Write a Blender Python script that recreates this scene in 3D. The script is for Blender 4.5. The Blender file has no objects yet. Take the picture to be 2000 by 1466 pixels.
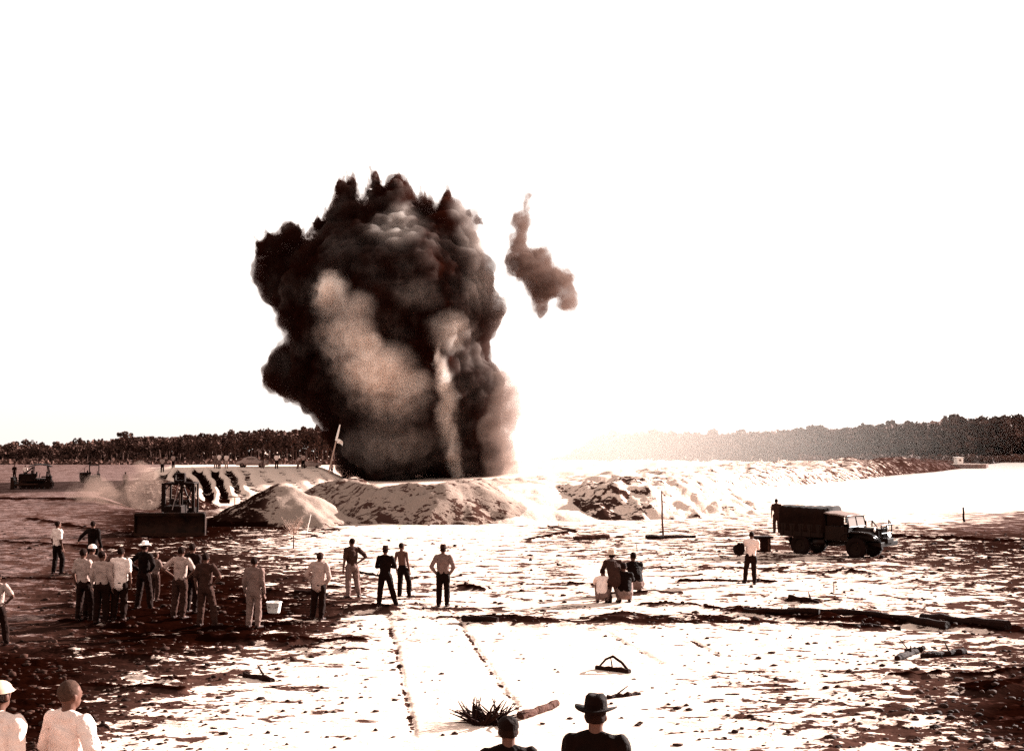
import bpy, bmesh, math, random
import numpy as np
from mathutils import Vector, Matrix, noise as mnoise

# ------------------------------------------------------------------ camera, sky, sun, exposure
S = bpy.context.scene
COL = S.collection
F = 2400.0                       # focal length in photo pixels
CH = 5.0                         # camera height
HZ = 855.0                       # horizon row
PITCH = math.atan((HZ - 733.0) / F)
cd = bpy.data.cameras.new('camera'); cam = bpy.data.objects.new('camera', cd); COL.objects.link(cam)
cam.location = (0, 0, CH); cam.rotation_euler = (math.radians(90) + PITCH, 0, 0)
cd.sensor_width = 36; cd.lens = 36 * F / 2000.0; cd.clip_start = 0.3; cd.clip_end = 9000
S.camera = cam
SUN_AZ, SUN_EL = math.radians(56), math.radians(19.5)      # azimuth to the right of the view axis
sdir = Vector((math.sin(SUN_AZ) * math.cos(SUN_EL), math.cos(SUN_AZ) * math.cos(SUN_EL), math.sin(SUN_EL)))
sl = bpy.data.lights.new('sun', 'SUN'); sl.energy = 5.0; sl.angle = math.radians(0.5); sl.color = (1, .97, .94)
so = bpy.data.objects.new('sun', sl); COL.objects.link(so); so.rotation_euler = sdir.to_track_quat('Z', 'Y').to_euler()
so.location = (60, 60, 90)
W = bpy.data.worlds.new('World'); S.world = W; W.use_nodes = True
wn, wl = W.node_tree.nodes, W.node_tree.links
sky = wn.new('ShaderNodeTexSky'); sky.sky_type = 'NISHITA'; sky.sun_disc = False
sky.sun_elevation = SUN_EL; sky.sun_rotation = SUN_AZ; sky.dust_density = 3.0; sky.air_density = 1.0
hsv = wn.new('ShaderNodeHueSaturation'); hsv.inputs['Saturation'].default_value = 0.0
tint = wn.new('ShaderNodeMix'); tint.data_type = 'RGBA'; tint.blend_type = 'MULTIPLY'; tint.inputs[0].default_value = 1
tint.inputs[7].default_value = (1, .92, .865, 1)
wl.new(sky.outputs[0], hsv.inputs['Color'])
veil = wn.new('ShaderNodeMix'); veil.data_type = 'RGBA'; veil.inputs[0].default_value = .72      # thin high overcast evens the sky out
veil.inputs[7].default_value = (4.5, 4.5, 4.5, 1); wl.new(hsv.outputs[0], veil.inputs[6]); wl.new(veil.outputs[2], tint.inputs[6])
bg = wn['Background']; wl.new(tint.outputs[2], bg.inputs[0]); bg.inputs[1].default_value = 0.05
S.view_settings.view_transform = 'Standard'; S.view_settings.look = 'None'
S.view_settings.exposure = 2.66; S.view_settings.gamma = 1
S.cycles.volume_bounces = 10; S.cycles.max_bounces = 12; S.cycles.volume_step_rate = 1.0; S.cycles.volume_max_steps = 256
S.cycles.use_denoising = False

rnd = random.Random(7)

# ------------------------------------------------------------------ helpers
def G(px, py, z=0.0):
    v = (733.0 - py) / F
    d = Vector(((px - 1000.0) / F, math.cos(PITCH) - v * math.sin(PITCH), math.sin(PITCH) + v * math.cos(PITCH)))
    t = (z - CH) / d.z
    return Vector((0, 0, CH)) + d * t
def D(px, py, y):
    v = (733.0 - py) / F
    d = Vector(((px - 1000.0) / F, math.cos(PITCH) - v * math.sin(PITCH), math.sin(PITCH) + v * math.cos(PITCH)))
    return Vector((0, 0, CH)) + d * (y / d.y)
def tag(o, label=None, cat=None, group=None, kind=None):
    if label: o['label'] = label
    if cat: o['category'] = cat
    if group: o['group'] = group
    if kind: o['kind'] = kind
    return o
def empty(name, loc, rz=0.0, label=None, cat=None, group=None):
    o = bpy.data.objects.new(name, None); COL.objects.link(o); o.location = loc; o.rotation_euler = (0, 0, rz)
    o.empty_display_size = .2
    return tag(o, label, cat, group)
def link(name, me, mat, parent=None, loc=None):
    o = bpy.data.objects.new(name, me); COL.objects.link(o)
    if mat and not me.materials: me.materials.append(mat)
    if parent: o.parent = parent
    if loc is not None: o.location = loc
    return o
def copy_tree(o, parent=None):
    c = o.copy(); COL.objects.link(c); c.parent = parent
    for ch in list(o.children):
        copy_tree(ch, c)
    return c

def material(name, col, rough=.9, bump=0.0, bscale=8.0, var=0.25, vscale=3.0, metal=0.0, spec=.08):
    m = bpy.data.materials.new(name); m.use_nodes = True
    n, l = m.node_tree.nodes, m.node_tree.links
    b = n['Principled BSDF']; b.inputs['Roughness'].default_value = rough; b.inputs['Metallic'].default_value = metal
    b.inputs['Specular IOR Level'].default_value = spec; b.inputs['Specular Tint'].default_value = (1, .62, .5, 1)
    tc = n.new('ShaderNodeTexCoord')
    t = n.new('ShaderNodeTexNoise'); t.inputs['Scale'].default_value = vscale; t.inputs['Detail'].default_value = 5
    l.new(tc.outputs['Object'], t.inputs['Vector'])
    mr = n.new('ShaderNodeMapRange'); mr.inputs[1].default_value = .3; mr.inputs[2].default_value = .7
    mr.inputs[3].default_value = 1 - var; mr.inputs[4].default_value = 1 + var
    l.new(t.outputs[0], mr.inputs[0])
    mx = n.new('ShaderNodeMix'); mx.data_type = 'RGBA'; mx.blend_type = 'MULTIPLY'; mx.inputs[0].default_value = 1
    mx.inputs[6].default_value = (*col, 1); l.new(mr.outputs[0], mx.inputs[7]); l.new(mx.outputs[2], b.inputs['Base Color'])
    if bump:
        t2 = n.new('ShaderNodeTexNoise'); t2.inputs['Scale'].default_value = bscale; t2.inputs['Detail'].default_value = 4
        l.new(tc.outputs['Object'], t2.inputs['Vector'])
        bp = n.new('ShaderNodeBump'); bp.inputs['Strength'].default_value = bump; bp.inputs['Distance'].default_value = .1
        l.new(t2.outputs[0], bp.inputs['Height']); l.new(bp.outputs[0], b.inputs['Normal'])
    return m

SAND = (.52, .38, .315)
MUD = (.022, .0075, .005)
SOIL = (.088, .053, .047)
M = {}
def mat(k, *a, **kw):
    if k not in M: M[k] = material(k, *a, **kw)
    return M[k]
mat('skin', (.07, .03, .021), rough=.6, var=.12)
mat('dark_cloth', (.007, .0018, .001), var=.35, vscale=9, bump=.5, bscale=14)
mat('black_cloth', (.003, .0006, .0003), var=.35, vscale=9, bump=.5, bscale=14)
mat('brown_cloth', (.026, .010, .007), var=.3, vscale=9, bump=.5, bscale=14)
mat('grey_cloth', (.12, .07, .058), var=.2, vscale=9, bump=.5, bscale=14)
mat('light_cloth', (.27, .175, .148), var=.18, vscale=9, bump=.5, bscale=14)
mat('white_cloth', (.62, .45, .39), var=.12, vscale=9, bump=.5, bscale=14)
mat('hair', (.008, .002, .001), var=.3, vscale=30, bump=.6, bscale=60)
mat('grey_hair', (.035, .017, .012), var=.3, vscale=30, bump=.15, bscale=60)
mat('shoe', (.012, .004, .003), rough=.6)
mat('straw', (.40, .27, .2), var=.15, vscale=20)
mat('felt', (.018, .006, .004), var=.2, vscale=12)
mat('dozer_paint', (.005, .0012, .0006), rough=.55, var=.5, vscale=3, bump=.2, bscale=9)
mat('dozer_blade', (.011, .0035, .002), rough=.6, var=.7, vscale=2.2, bump=.3, bscale=6)
mat('rusty_steel', (.018, .006, .0035), rough=.7, var=.5, vscale=5, bump=.3, bscale=12)
mat('tyre', (.006, .002, .0015), rough=.85, var=.3, bump=.4, bscale=20)
mat('truck_paint', (.0045, .0012, .0006), rough=.4, var=.35, vscale=3, spec=.1)
mat('canvas', (.006, .0018, .001), rough=.95, var=.35, vscale=2.5, bump=.6, bscale=5)
mat('lit_cab_canvas', (.13, .08, .065), rough=.95, var=.25, vscale=3, bump=.4, bscale=6)
mat('glass', (.10, .065, .055), rough=.12, var=.1, spec=.8)
mat('lamp_glass', (.75, .68, .62), rough=.08, var=.05, spec=.9)
mat('wood', (.05, .02, .014), var=.45, vscale=5, bump=.6, bscale=12)
mat('dark_wood', (.010, .003, .002), var=.45, vscale=5, bump=.6, bscale=12)
mat('pale_wood', (.34, .22, .175), var=.25, vscale=7, bump=.3)
mat('bark', (.075, .04, .032), var=.45, vscale=2)
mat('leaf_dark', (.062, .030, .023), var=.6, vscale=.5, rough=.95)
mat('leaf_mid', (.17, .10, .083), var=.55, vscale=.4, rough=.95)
mat('white_paint', (.72, .62, .56), var=.08)
mat('hull', (.16, .10, .085), var=.3, vscale=2)

# numpy noise ------------------------------------------------------
_rs = np.random.RandomState(3)
_perm = _rs.permutation(512).astype(np.int64)
def vnoise(x, y, seed=0):
    xi = np.floor(x).astype(np.int64); yi = np.floor(y).astype(np.int64)
    xf = x - xi; yf = y - yi
    u = xf * xf * xf * (xf * (xf * 6 - 15) + 10); v = yf * yf * yf * (yf * (yf * 6 - 15) + 10)
    def h(a, b):
        k = _perm[(a + seed * 57) & 511]; k = _perm[(k + b) & 511]
        ang = k * (2 * math.pi / 512.0)
        return np.cos(ang), np.sin(ang)
    def g(a, b, dx, dy):
        c, s = h(a, b); return c * dx + s * dy
    n00 = g(xi, yi, xf, yf); n10 = g(xi + 1, yi, xf - 1, yf)
    n01 = g(xi, yi + 1, xf, yf - 1); n11 = g(xi + 1, yi + 1, xf - 1, yf - 1)
    return ((n00 * (1 - u) + n10 * u) * (1 - v) + (n01 * (1 - u) + n11 * u) * v) * 1.4
def fbm(x, y, o=4, seed=0, gain=.5):
    r = np.zeros_like(x); a = 1.0
    for k in range(o):
        r += a * vnoise(x * 2 ** k + 13.7 * k, y * 2 ** k - 7.1 * k, seed + k); a *= gain
    return r
def sstep(a, b, x):
    t = np.clip((x - a) / (b - a), 0, 1); return t * t * (3 - 2 * t)

# ------------------------------------------------------------------ terrain height
WZ = -1.0
near = [G(1392, 975, WZ), G(1450, 988, WZ), G(1560, 1000, WZ), G(1720, 1017, WZ), G(2000, 1021, WZ), G(3200, 1026, WZ)]
far = [G(3600, 885, WZ), G(2000, 900, WZ), G(1900, 912, WZ), G(1830, 921, WZ), G(1740, 928, WZ), G(1640, 940, WZ), G(1500, 951, WZ), G(1420, 960, WZ)]
WPOLY = [(p.x, p.y) for p in near + far]
def sdpoly(x, y, poly):
    d = np.full_like(x, 1e12); s = np.ones_like(x)
    n = len(poly)
    for i in range(n):
        ax, ay = poly[i]; bx, by = poly[(i + 1) % n]
        ex, ey = bx - ax, by - ay; wx, wy = x - ax, y - ay
        t = np.clip((wx * ex + wy * ey) / (ex * ex + ey * ey), 0, 1)
        d = np.minimum(d, (wx - ex * t) ** 2 + (wy - ey * t) ** 2)
        c1 = y >= ay; c2 = y < by; c3 = ex * wy > ey * wx
        flip = (c1 & c2 & c3) | (~c1 & ~c2 & ~c3)
        s = np.where(flip, -s, s)
    return s * np.sqrt(d)
def base_h(x, y):
    ys = np.maximum(y, 1.0); t = x / ys
    z = np.zeros_like(x)
    z += (1.0 - sstep(11.2, 17.0, y)) * 1.0                      # hillock under the photographer
    z += .10 * fbm(x / 14, y / 14, 3, 5) * sstep(18, 40, y)
    pm = sstep(-.345, -.29, t) * (1 - sstep(-.13, -.10, t))      # cut below the embankment
    z -= 1.5 * pm * sstep(84, 110, y) * (1 - sstep(112, 138, y))
    bm = sstep(-.31, -.27, t) * (1 - sstep(-.16, -.13, t))
    g = .5 + .5 * np.sin(x * 3.3 + (y - 130) * 1.0 + 2.6 * fbm(x / 6, y / 16, 3, 9))
    face = sstep(118, 124, y) * (1 - sstep(139.0, 140.5, y))
    z += bm * 1.5 * np.clip((y - 118) / 21.5, 0, 1) * (1 - sstep(158, 190, y))
    z += bm * face * (.65 * (g ** 1.5) - .3) * (1 - .8 * sstep(-.25, -.2, t))
    rm = sstep(-.10, .02, t)                                      # rolling sand right of the blast
    z += rm * (.55 + .6 * fbm(x / 18, y / 12, 3, 21)) * sstep(98, 118, y) * (1 - sstep(240, 300, y))
    z -= 1.9 * sstep(225, 300, y) + 70 * sstep(360, 900, y)
    sd = sdpoly(x, y, WPOLY)
    inside = 1 - sstep(-2.5, 3.0, sd)
    inside = np.where(y > 60, inside, 0)
    lip = np.exp(-((sd - 7) / 5.0) ** 2) * (y > 120) * .9
    z += lip * (.7 + .8 * fbm(x / 5, y / 6, 3, 31))
    z = z * (1 - inside) + (-2.2) * inside
    return z
# dark cover of the land, mud plus vignette painted in at lower left and right: rows are distance lines, columns bearing
_py = np.array([860, 900, 925, 960, 1000, 1035, 1065, 1100, 1150, 1190, 1215, 1250, 1300, 1350, 1400, 1470, 1800])
_px = np.array([-800, 0, 130, 260, 400, 500, 600, 700, 850, 1000, 1150, 1300, 1450, 1600, 1750, 1900, 2000, 2800])
_mud_vignette = .0 + np.array([
 [.40,.40,.40,.35,.2,.2,.2,.2,.2,.2,.2,.30,.5,.6,.7,.7,.7,.7],
 [.45,.45,.45,.40,.15,.15,.15,.2,.2,.2,.15,.15,.3,.5,.7,.7,.7,.7],
 [.50,.45,.40,.35,.15,.15,.15,.2,.2,.2,.2,.30,.45,.5,.6,.6,.6,.6],
 [.75,.62,.45,.30,.30,.3,.3,.3,.3,.2,.2,.3,.3,.3,.4,.4,.4,.4],
 [.55,.55,.62,.70,.60,.4,.3,.3,.3,.2,.2,.3,.4,.3,.2,.2,.4,.4],
 [.55,.52,.55,.78,.75,.62,.48,.24,.22,.26,.40,.38,.42,.5,.50,.6,.62,.62],
 [.62,.60,.62,.75,.62,.52,.38,.24,.22,.32,.42,.40,.46,.62,.62,.66,.68,.68],
 [.58,.62,.66,.75,.66,.55,.50,.34,.26,.36,.38,.36,.34,.46,.55,.60,.62,.62],
 [.60,.66,.80,.82,.76,.66,.58,.42,.34,.36,.30,.25,.26,.26,.30,.48,.56,.56],
 [.55,.58,.80,.85,.80,.74,.64,.48,.34,.26,.25,.25,.34,.40,.44,.46,.50,.50],
 [.60,.62,.78,.85,.82,.78,.66,.42,.20,.22,.30,.30,.30,.30,.30,.36,.46,.46],
 [.75,.76,.76,.80,.80,.70,.60,.30,.12,.12,.10,.10,.16,.24,.30,.38,.46,.46],
 [.86,.84,.78,.68,.60,.40,.36,.22,.12,.11,.10,.12,.22,.30,.36,.45,.52,.52],
 [.90,.88,.76,.60,.48,.36,.28,.18,.12,.11,.10,.16,.28,.36,.44,.52,.62,.62],
 [.92,.90,.80,.60,.46,.38,.30,.18,.10,.09,.10,.22,.34,.42,.50,.60,.72,.72],
 [.85,.80,.60,.40,.26,.20,.20,.12,.08,.08,.08,.14,.22,.28,.34,.42,.52,.52],
 [.5,.5,.4,.3,.2,.2,.2,.1,.08,.08,.08,.1,.2,.2,.3,.3,.3,.3]])
_mud_vignette[5:11, 4:14] += .09; _mud_vignette[11:16, 12:] += .07; _mud_vignette[6:16, 14:] += .06; _mud_vignette[3:12, 0:3] -= .09; _mud_vignette[11:15, 6:13] += .05
_tone = np.array([  # right-hand columns of the near rows also carry the vignette
 [1,1,1,1,.6,.2,.2,.2,.2,.1,.1,.1,.3,.6,.8,.9,.9,.9],
 [.95,.95,.95,.9,.3,0,0,0,0,0,0,0,.2,.5,.8,.9,.9,.9],
 [.9,.9,.85,.8,.2,0,0,0,0,0,0,0,.1,.2,.5,.8,.8,.8],
 [.85,.8,.8,.8,.5,.2,.1,0,0,0,0,0,0,0,.2,.4,.4,.4],
 [.9,.85,.85,.8,.6,.3,.1,0,0,0,0,0,0,0,.1,.3,.5,.6],
 [.9,.88,.88,.7,.4,.1,0,0,0,0,0,0,0,.1,.4,.75,.8,.8],
 [.9,.88,.86,.6,.1,0,0,0,0,0,0,0,0,.1,.2,.4,.5,.6],
 [.85,.82,.8,.4,.05,0,0,0,0,0,0,0,0,0,.1,.25,.4,.5],
 [.82,.8,.8,.4,.05,0,0,0,0,0,0,0,0,0,0,.15,.35,.4],
 [.8,.8,.75,.4,.05,0,0,0,0,0,0,0,0,0,0,.2,.4,.4],
 [.8,.78,.7,.3,.05,0,0,0,0,0,0,0,0,0,.05,.25,.5,.5],
 [.8,.75,.6,.3,.1,0,0,0,0,0,0,0,0,0,.1,.3,.55,.6],
 [.7,.65,.5,.2,0,0,0,0,0,0,0,0,0,0,.1,.3,.6,.6],
 [.7,.6,.5,.2,0,0,0,0,0,0,0,0,0,0,.1,.35,.65,.7],
 [.7,.6,.4,.1,0,0,0,0,0,0,0,0,0,.05,.2,.5,.75,.8],
 [.5,.4,.2,0,0,0,0,0,0,0,0,0,0,0,.1,.3,.5,.6],
 [.3,.3,.1,0,0,0,0,0,0,0,0,0,0,0,.1,.2,.3,.3]])
def proj(x, y, z):
    c, s = math.cos(PITCH), math.sin(PITCH)
    dz = z - CH; f = y * c + dz * s; u = -y * s + dz * c
    return 1000 + F * x / np.maximum(f, .5), 733 - F * u / np.maximum(f, .5)
def lut(px, py, T):
    i = np.clip(np.searchsorted(_py, py) - 1, 0, len(_py) - 2); j = np.clip(np.searchsorted(_px, px) - 1, 0, len(_px) - 2)
    fy = np.clip((py - _py[i]) / (_py[i + 1] - _py[i]), 0, 1); fx = np.clip((px - _px[j]) / (_px[j + 1] - _px[j]), 0, 1)
    return (T[i, j] * (1 - fx) + T[i, j + 1] * fx) * (1 - fy) + (T[i + 1, j] * (1 - fx) + T[i + 1, j + 1] * fx) * fy
# dark streaks on the sand, with a painted cast shadow among the earth: (x0,y0,x1,y1,half width m, amount)
STREAKS = [
 (960, 1216, 1490, 1219, .60, .74), (1180, 1209, 1440, 1212, .45, .74), (860, 1207, 1000, 1213, .12, .8),
 (1340, 1137, 1505, 1139, .28, .95), (1450, 1196, 1740, 1216, .5, .95), (1700, 1206, 1990, 1232, .55, 1), (1560, 1218, 1720, 1228, .3, .8), (560, 1245, 700, 1255, .3, .8), (700, 1192, 990, 1186, .25, .7), (1180, 1160, 1330, 1163, .14, .8), (1260, 1184, 1440, 1190, .14, .9),  # first entry paints the walking man's cast shadow
 (1130, 1052, 1260, 1050, .35, .7), (1050, 1058, 1240, 1060, .3, .6), (1250, 1113, 1540, 1115, .16, .8),
 (1030, 1054, 1120, 1036, .3, .8), (1150, 1076, 1400, 1085, .35, .55), (1120, 1143, 1170, 1145, .2, .9),
 (890, 1148, 940, 1152, .22, .9), (1500, 1120, 1720, 1128, .18, .85), (1540, 1175, 1640, 1178, .15, .9),
 (1700, 1047, 1850, 1052, .45, 1), (1850, 1052, 2100, 1062, .5, 1), (1745, 1328, 2000, 1312, .07, .95),
 (1650, 1125, 1990, 1150, .15, .6), (1900, 1350, 2050, 1330, .3, .9), (1520, 1010, 1740, 1090, .2, .3),
 (1500, 1083, 1720, 1102, .7, .45), (400, 1033, 640, 1036, .9, .8), (0, 975, 250, 975, 2.2, .9), (60, 1015, 270, 1045, .5, .8),
 (0, 1060, 250, 1075, .45, .85), (0, 1128, 150, 1132, .35, .9), (130, 1215, 480, 1225, .30, .9), (460, 1170, 760, 1192, .20, .8),
 (300, 1232, 560, 1252, .3, .9), (590, 1190, 800, 1192, .3, .7), (590, 1265, 700, 1275, .22, .8), (430, 1085, 600, 1092, .25, .7),
 (440, 1125, 600, 1130, .22, .7), (620, 1127, 690, 1130, .2, .7), (640, 1145, 700, 1150, .25, .8), (470, 1150, 610, 1160, .25, .8),
 (100, 1270, 330, 1285, .2, .8), (160, 1345, 350, 1352, .16, .9), (270, 1320, 350, 1330, .2, .8), (1380, 1005, 1480, 990, 1.2, .5),
]
RUTS = [(752, 1190, 772, 1262, 808, 1440), (885, 1195, 925, 1258, 1022, 1400), (1180, 1235, 1290, 1295, 1290, 1295), (1335, 1245, 1402, 1280, 1402, 1280),
        (1300, 1430, 1700, 1400, 2000, 1340), (1400, 1440, 1800, 1415, 2050, 1370)]
def segd(x, y, a, b):
    ex, ey = b.x - a.x, b.y - a.y
    t = np.clip(((x - a.x) * ex + (y - a.y) * ey) / (ex * ex + ey * ey), 0, 1)
    return np.hypot(x - a.x - ex * t, y - a.y - ey * t)

def surf(x, y):
    """height, mud, tone of the ground"""
    z = base_h(x, y)
    px, py = proj(x, y, z * 0)
    py = np.where(y < 9, 1900, py)
    mud_shade = lut(px, py, _mud_vignette); tone = lut(px + 90 * fbm(x / 6, y / 6, 2, 77), py, _tone)
    wob = .35 * fbm(x / 2.2, y / 2.2, 3, 40)
    nz = fbm(x / 1.3, y / .8, 3, 55)
    for (x0, y0, x1, y1, w, am) in STREAKS:
        a, b = G(x0, y0), G(x1, y1)
        box = (x > min(a.x, b.x) - 4) & (x < max(a.x, b.x) + 4) & (y > min(a.y, b.y) - 4) & (y < max(a.y, b.y) + 4)
        if not box.any(): continue
        d = segd(x[box], y[box] + wob[box], a, b)
        k = am * (1 - sstep(w * .5, w * 1.5 + .05, d + .25 * w * nz[box]))
        mud_shade[box] = np.maximum(mud_shade[box], k)
        z[box] += .10 * k
    for r in RUTS:
        for i in (0, 2):
            a, b = G(r[i], r[i + 1]), G(r[i + 2], r[i + 3])
            if (a - b).length < .1: continue
            d = segd(x + .12 * wob, y, a, b)
            k = (1 - sstep(.02, .085, d)) * (.52 + .25 * nz)
            mud_shade = np.maximum(mud_shade, k)
            z -= .025 * (1 - sstep(.03, .12, d))
    amp = sstep(10, 18, y) * (1 - sstep(90, 140, y))
    clod = fbm(x / 1.6, y / .9, 4, 61, .55)
    z += amp * (.006 + .10 * np.clip(mud_shade, 0, 1)) * np.maximum(clod, -.15)
    fine = fbm(x / .45, y / .35, 3, 71)
    z += amp * .024 * (fine) * (.12 + mud_shade)
    far_ = sstep(90, 120, y) * (1 - sstep(240, 300, y)) * sstep(-.05, .08, x / np.maximum(y, 1))
    z += far_ * .28 * fbm(x / 3.0, y / 3.0, 4, 81) * (sdpoly(x, y, WPOLY) > 1)
    # gullies of the cut face are coloured darker than the ribs
    t = x / np.maximum(y, 1)
    bm = sstep(-.31, -.28, t) * (1 - sstep(-.16, -.13, t)) * sstep(117, 121, y) * (1 - sstep(138.0, 140, y))
    g = .5 + .5 * np.sin(x * 3.3 + (y - 130) * 1.0 + 2.6 * fbm(x / 6, y / 16, 3, 9))
    fade = 1 - sstep(-.26, -.19, t) * .55
    mud_shade = np.where(bm > .2, .85 * (1 - sstep(.62 * fade, .88 * fade, g)) * (1 - .5 * sstep(-.24, -.2, t)), mud_shade); tone = np.where(bm > .2, 0, tone)
    top = sstep(-.30, -.28, t) * (1 - sstep(-.15, -.12, t)) * (y > 138.5) * (y < 160)
    mud_shade = np.where(top > .5, .05, mud_shade); tone = np.where(top > .5, 0, tone)
    return z, mud_shade, tone
def ground_z(x, y):
    return float(surf(np.array([x], float), np.array([y], float))[0][0])

def grid_mesh(name, X, Y, Z, attrs=None):
    r, c = X.shape
    me = bpy.data.meshes.new(name)
    co = np.stack([X, Y, Z], -1).reshape(-1, 3).astype(np.float32)
    idx = np.arange(r * c).reshape(r, c)
    q = np.stack([idx[:-1, :-1], idx[:-1, 1:], idx[1:, 1:], idx[1:, :-1]], -1).reshape(-1, 4)
    me.vertices.add(len(co)); me.vertices.foreach_set('co', co.ravel())
    me.loops.add(q.size); me.loops.foreach_set('vertex_index', q.ravel().astype(np.int32))
    me.polygons.add(len(q)); me.polygons.foreach_set('loop_start', np.arange(0, q.size, 4, dtype=np.int32))
    me.polygons.foreach_set('loop_total', np.full(len(q), 4, dtype=np.int32))
    me.update(calc_edges=True); me.polygons.foreach_set('use_smooth', np.ones(len(q), bool))
    for k, v in (attrs or {}).items():
        a = me.attributes.new(k, 'FLOAT', 'POINT'); a.data.foreach_set('value', v.ravel().astype(np.float32))
    return me

def ground_material(name, nscale=1.0, fine=1.0, SAND=SAND):
    m = bpy.data.materials.new(name); m.use_nodes = True
    n, l = m.node_tree.nodes, m.node_tree.links
    b = n['Principled BSDF']; b.inputs['Roughness'].default_value = 1; b.inputs['Specular IOR Level'].default_value = 0
    geo = n.new('ShaderNodeNewGeometry')
    def mathn(op, a, b_=None, c=None):
        k = n.new('ShaderNodeMath'); k.operation = op
        for i, v in enumerate((a, b_, c)):
            if v is None: continue
            if isinstance(v, (int, float)): k.inputs[i].default_value = v
            else: l.new(v, k.inputs[i])
        return k.outputs[0]
    def nz(sc, det, vec=None, rough=.55, dist=0):
        mp = n.new('ShaderNodeMapping'); mp.inputs['Scale'].default_value = vec or (1, 1, 1)
        l.new(geo.outputs['Position'], mp.inputs[0])
        t = n.new('ShaderNodeTexNoise'); t.inputs['Scale'].default_value = sc; t.inputs['Detail'].default_value = det
        t.inputs['Roughness'].default_value = rough; t.inputs['Distortion'].default_value = dist
        l.new(mp.outputs[0], t.inputs['Vector']); return t.outputs[0]
    def mr(v, a, b_, c, d):
        k = n.new('ShaderNodeMapRange'); k.interpolation_type = 'SMOOTHSTEP'
        for i, q in enumerate((a, b_, c, d)):
            if isinstance(q, (int, float)): k.inputs[i + 1].default_value = q
            else: l.new(q, k.inputs[i + 1])
        l.new(v, k.inputs[0]); return k.outputs[0]
    am = n.new('ShaderNodeAttribute'); am.attribute_name = 'mud_shade'
    at = n.new('ShaderNodeAttribute'); at.attribute_name = 'tone'
    n1 = nz(1.15 * nscale, 7, (.75, 1.2, 1), .62, .25)
    n2 = nz(5.0 * fine, 4, (.6, 1.1, 1), .6, .2)
    n3 = nz(.22, 3)
    mixn = mathn('ADD', mathn('MULTIPLY', n1, .56), mathn('ADD', mathn('MULTIPLY', n2, .32), mathn('MULTIPLY', n3, .12)))
    thr = mathn('SUBTRACT', .655, mathn('MULTIPLY', am.outputs['Fac'], .31))
    dif = mathn('SUBTRACT', mixn, thr)
    mask = mr(dif, -.004, .008, 0, 1)
    deep = mr(dif, .0, .06, 0, 1)
    n4 = nz(14 * fine, 3, (.8, 1.2, 1))
    sand = n.new('ShaderNodeMix'); sand.data_type = 'RGBA'; sand.inputs[6].default_value = (*[c * .78 for c in SAND], 1); sand.inputs[7].default_value = (*[c * 1.15 for c in SAND], 1)
    l.new(mr(n4, .3, .7, 0, 1), sand.inputs[0])
    soil = n.new('ShaderNodeMix'); soil.data_type = 'RGBA'; soil.inputs[6].default_value = (*[c * .38 for c in SOIL], 1); soil.inputs[7].default_value = (*[c * 1.9 for c in SOIL], 1)
    l.new(mr(mathn('ADD', mathn('MULTIPLY', n4, .4), mathn('MULTIPLY', n2, .6)), .36, .64, 0, 1), soil.inputs[0])
    bs = n.new('ShaderNodeMix'); bs.data_type = 'RGBA'; l.new(sand.outputs[2], bs.inputs[6]); l.new(soil.outputs[2], bs.inputs[7])
    tn = mathn('ADD', at.outputs['Fac'], mathn('MULTIPLY', mathn('SUBTRACT', n1, .5), 1.4))
    l.new(mr(tn, .28, .58, 0, 1), bs.inputs[0])
    mud_shade = n.new('ShaderNodeMix'); mud_shade.data_type = 'RGBA'; mud_shade.inputs[6].default_value = (.040, .018, .0135, 1)
    l.new(mr(am.outputs['Fac'], .45, .8, 0, 1), mud_shade.inputs[0])
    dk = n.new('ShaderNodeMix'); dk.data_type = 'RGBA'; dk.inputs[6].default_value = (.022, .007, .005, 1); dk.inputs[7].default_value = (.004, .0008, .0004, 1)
    l.new(deep, dk.inputs[0]); l.new(dk.outputs[2], mud_shade.inputs[7])
    fin = n.new('ShaderNodeMix'); fin.data_type = 'RGBA'; l.new(bs.outputs[2], fin.inputs[6]); l.new(mud_shade.outputs[2], fin.inputs[7]); l.new(mask, fin.inputs[0])
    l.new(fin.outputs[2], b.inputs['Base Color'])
    bp = n.new('ShaderNodeBump'); bp.inputs['Strength'].default_value = .5; bp.inputs['Distance'].default_value = .08
    l.new(mathn('ADD', n2, mathn('MULTIPLY', n4, .4)), bp.inputs['Height']); l.new(bp.outputs[0], b.inputs['Normal'])
    return m
M['ground'] = ground_material('churned_ground')
M['mound'] = ground_material('spoil_sand', 1.4, 1.3, (.215, .150, .122))

# rows spaced for the land near the viewer, growing coarser with distance
pys = np.arange(1500, 864, -1.45)
ys = (CH * F) / (pys - HZ)
ys = np.concatenate([np.linspace(-40, ys[0] - .4, 34), ys, np.geomspace(ys[-1] * 1.04, 7000, 26)])
tcol = np.concatenate([np.linspace(-3.2, -.62, 22), np.linspace(-.6, .6, 920), np.linspace(.62, 3.2, 22)])
ys = np.sort(np.concatenate([ys[(ys < 114) | (ys > 142)], np.arange(114, 142, .33)]))
Yg, Tg = np.meshgrid(ys, tcol, indexing='ij')
Xg = Tg * np.maximum(Yg, 18.0)
Zg, MUDSHADEg, TONEg = surf(Xg, Yg)
gme = grid_mesh('ground', Xg, Yg, Zg, {'mud_shade': MUDSHADEg, 'tone': TONEg})
ground = link('ground', gme, M['ground']); ground['kind'] = 'structure'

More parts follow.
